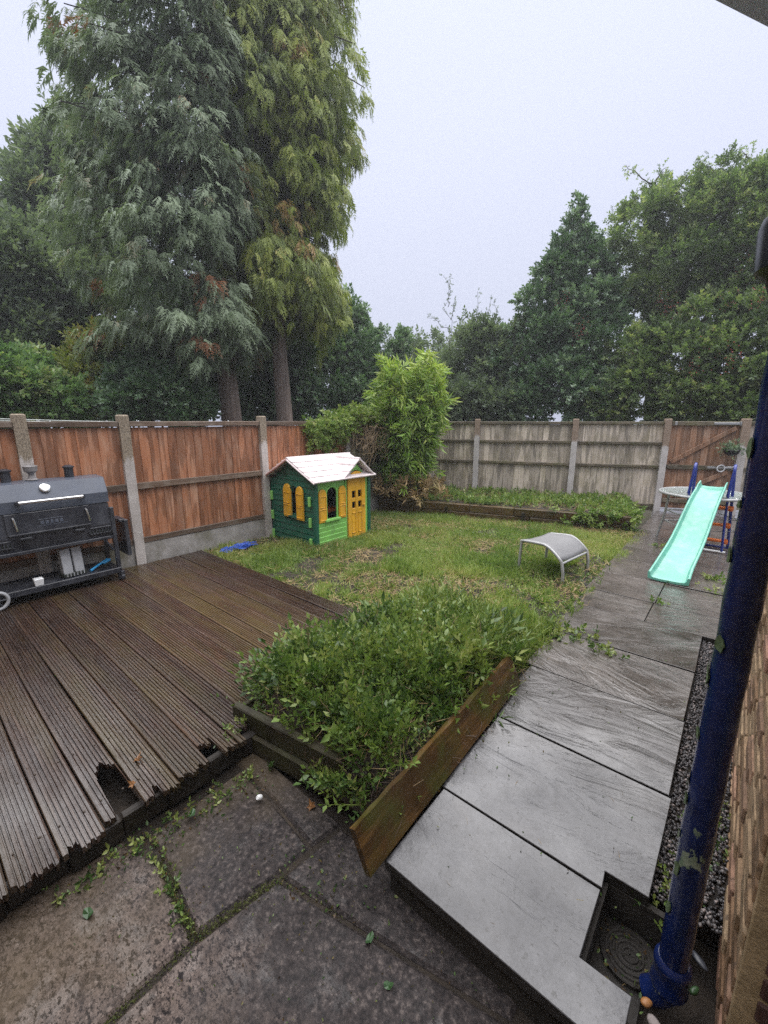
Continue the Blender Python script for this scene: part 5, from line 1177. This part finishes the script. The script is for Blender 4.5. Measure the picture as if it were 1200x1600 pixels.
scatter('dry_grass', BL, np.stack([x, y, mound_z(x, y)+.10*rng.random(n)**2], 1), rot, rng.uniform(.06, .17, n)[:, None]*np.array([.5, .28, 1]), 'straw', None, np.clip(rng.random(n)*.8, 0, 1), .1, 'stuff')
m = MB()
for k in range(420):
    side = rng.random()
    if side < .45: p = np.array([rng.uniform(-1.9, -1.05), 1.13+.06*rng.random(), rng.uniform(-.02, .09)]); v = np.array([rng.normal(0, .4), -.25, -1])
    else: p = np.array([-.97+.06*rng.normal(), rng.uniform(1.1, 2.4), rng.uniform(-.03, .10)]); v = np.array([.5, rng.normal(0, .8), -.5])
    pts = [p]
    for q in range(5): v = norm(v+rng.normal(0, .45, 3)); pts.append(pts[-1]+v*rng.uniform(.015, .035))
    m.tube(pts, [.0022, .002, .0018, .0015, .001, .0007], 3, False)
o = m.build('roots', 'root'); o['kind'] = 'stuff'
m = MB()
for k in range(150):
    x, y = rng.uniform(-1.92, -.95), rng.uniform(1.15, 3.0); p = np.array([x, y, float(mound_z(np.array([x]), np.array([y]))[0])]); v = norm(rng.normal(0, .5, 3)+np.array([0, 0, .9])); pts = [p]
    for q in range(5): v = norm(v+rng.normal(0, .22, 3)); pts.append(pts[-1]+v*rng.uniform(.03, .06))
    m.tube(pts, [.003, .0027, .0024, .002, .0016, .001], 4, False)
o = m.build('dry_stems', 'tan'); o['kind'] = 'stuff'
lfb = leaf6(1, .8, .12)
for k, (px, py, sz, mt, lab) in enumerate(((515, 1052, .075, 'paleleaf', 'pale frosted broad leaf in the middle of the near bed'), (541, 1060, .06, 'paleleaf', 'whitish leaf right of the frosted broad leaf in the bed'), (500, 1080, .03, 'paleleaf', 'small pale torn leaf below the frosted broad leaf'), (678, 962, .10, 'paleleaf', 'big pale green leaf standing at the back of the near bed'), (612, 992, .11, 'bedleaf', 'large dark green lobed leaf at the back of the near bed'))):
    p = pt(px, py, float(np.hypot(*at(px, py, .14)[:2]))); M = rotm(0, -.35, -.6+k*1.3) if k != 3 else rotm(.5, -.8, .6)
    o = scatter('broad_leaf', [lfb], np.array([[0, 0, 0], [0, 0, .006], [0.01, 0, 0]]), np.stack([np.array(rotm(0, -.35, -.6+k*1.3+q*1.1)) for q in range(3)]), np.array([sz, sz*.8, sz*.7]), mt, None, np.full(3, .55)); o.location = tuple(p); tag(o, lab, 'leaf')
m = MB(); p0 = pt(482, 1002, 2.25); m.tube([p0-p0, np.array([-.01, .01, .05]), np.array([-.02, .01, .11])], [.006, .0055, .005], 7); o = m.build('cut_stem', 'cane', None, True); o.location = tuple(p0-np.array([0, 0, .03])); tag(o, 'short cut green stem standing at the deck side of the bed', 'stem')

# weeds and litter on the hard surfaces
def litter(name, n, fn, tm, size, mat, kind='stuff', updir=.5, var=None):
    P = np.array([fn() for _ in range(n)]); return scatter(name, tm, P, frames(norm(rng.normal(0, .7, (n, 3))+np.array([0, 0, updir])), rng.random(n)*6), size*rng.uniform(.6, 1.4, n), mat, None, var, .15, kind)
LF6 = [leaf6(1, .6, .1)]; TW = [twig(7, leaf6, .42, .6, s+90, 1.2) for s in range(3)]
def along(p, q, w, z):
    p, q = np.array(p), np.array(q)
    def f():
        t = rng.random(); c = p+(q-p)*t; return np.array([c[0]+rng.normal(0, w), c[1]+rng.normal(0, w), z+.008*rng.random()])
    return f
litter('leaf_litter', 320, along((-1.72, .25), (-1.62, .95), .05, ZP), LF6, .016, 'litter'); litter('leaf_litter', 130, along((-1.60, .46), (-1.22, .43), .02, ZP-.008), LF6, .010, 'litter')
litter('leaf_litter', 380, lambda: np.array([rng.uniform(-1.7, -.35), rng.uniform(.15, 1.0), ZP+.006]), LF6, .009, 'litter'); litter('leaf_litter', 110, along((-1.20, .75), (-.86, .88), .07, ZP), LF6, .014, 'litter')
litter('weeds', 60, along((-1.74, .15), (-1.66, 1.0), .025, ZP), TW, .048, 'bedleaf'); litter('weeds', 26, along((-1.60, .455), (-1.24, .43), .02, ZP-.01), TW, .04, 'bedleaf')
litter('moss', 500, along((-1.22, .40), (-1.20, -.1), .012, ZP-.012), LF6, .008, 'moss'); litter('moss', 700, along((-1.225, .42), (-1.15, .745), .014, ZP-.01), LF6, .008, 'moss'); litter('moss', 600, along((-1.60, .463), (-1.23, .43), .012, ZP-.012), LF6, .008, 'moss')
litter('moss', 200, along((-1.15, .745), (-.72, .86), .016, ZP-.012), LF6, .008, 'moss')
for (px, py, n, w, s) in ((930, 1008, 12, .07, .07), (905, 1000, 10, .05, .08), (955, 1020, 8, .05, .06), (880, 985, 12, .05, .08), (1062, 908, 14, .05, .08), (1048, 910, 8, .05, .06), (1110, 905, 12, .05, .07), (1128, 912, 8, .04, .07), (1115, 925, 8, .05, .05), (1030, 942, 9, .04, .06), (1030, 855, 10, .05, .07), (868, 1000, 10, .04, .09)):
    c = at(px, py, .0)
    litter('weeds', n, (lambda c=c, w=w: np.array([c[0]+rng.normal(0, w), c[1]+rng.normal(0, w), .004])), TW, s, 'vine' if py < 960 else 'bedleaf')
litter('weeds', 130, along((.02, 1.45), (.13, 2.1), .03, -.045), TW, .035, 'bedleaf'); litter('weeds', 26, along((.0, 1.05), (.12, 1.0), .03, -.09), TW, .035, 'bedleaf'); litter('leaf_litter', 160, along((.0, 1.5), (.12, 1.9), .04, -.04), LF6, .012, 'litter')
litter('twigs', 70, lambda: np.array([rng.uniform(-.85, -.05), rng.uniform(1.0, 4.2), .005]), [blade(1.2, .04)], .03, 'straw', 'stuff', .05)
litter('weeds', 40, along((-1.0, 2.6), (-.96, 4.0), .03, .0), TW, .07, 'bedleaf'); litter('leaf_litter', 40, lambda: np.array([rng.uniform(-4.6, -2.1), rng.uniform(.3, 2.3), .006]), LF6, .010, 'litter')
litter('weeds', 16, lambda: np.array([rng.uniform(-1.92, -1.8), rng.uniform(.86, 1.04), -.01]), TW, .05, 'bedleaf')

# ------------------------------------------------------------------ damp air
m = MB(); m.box((-6, 9, 8.4), (44, 34, 19.6), None, .001); hz = m.build('haze', 'white'); hz['kind'] = 'stuff'; hm = bpy.data.materials.new('damp_air'); hm.use_nodes = True
hn = hm.node_tree.nodes; hn.remove(hn['Principled BSDF']); pv_ = hn.new('ShaderNodeVolumePrincipled'); pv_.inputs['Color'].default_value = (.93, .95, 1, 1); pv_.inputs['Density'].default_value = .0028; pv_.inputs['Anisotropy'].default_value = .2
hm.node_tree.links.new(pv_.outputs[0], hn['Material Output'].inputs['Volume']); hz.data.materials.clear(); hz.data.materials.append(hm)
litter('leaf_litter', 60, lambda: np.array([rng.uniform(-.15, -.0), rng.uniform(1.2, 1.45), -.165+.01*rng.random()]), LF6, .014, 'litter')
litter('leaf_litter', 90, lambda: np.array([rng.uniform(-.85, -.05), rng.uniform(1.0, 4.2), .004]), LF6, .010, 'litter')
litter('leaf_litter', 45, along((-.80, 1.2), (-.86, 2.4), .04, .005), LF6, .014, 'litter')
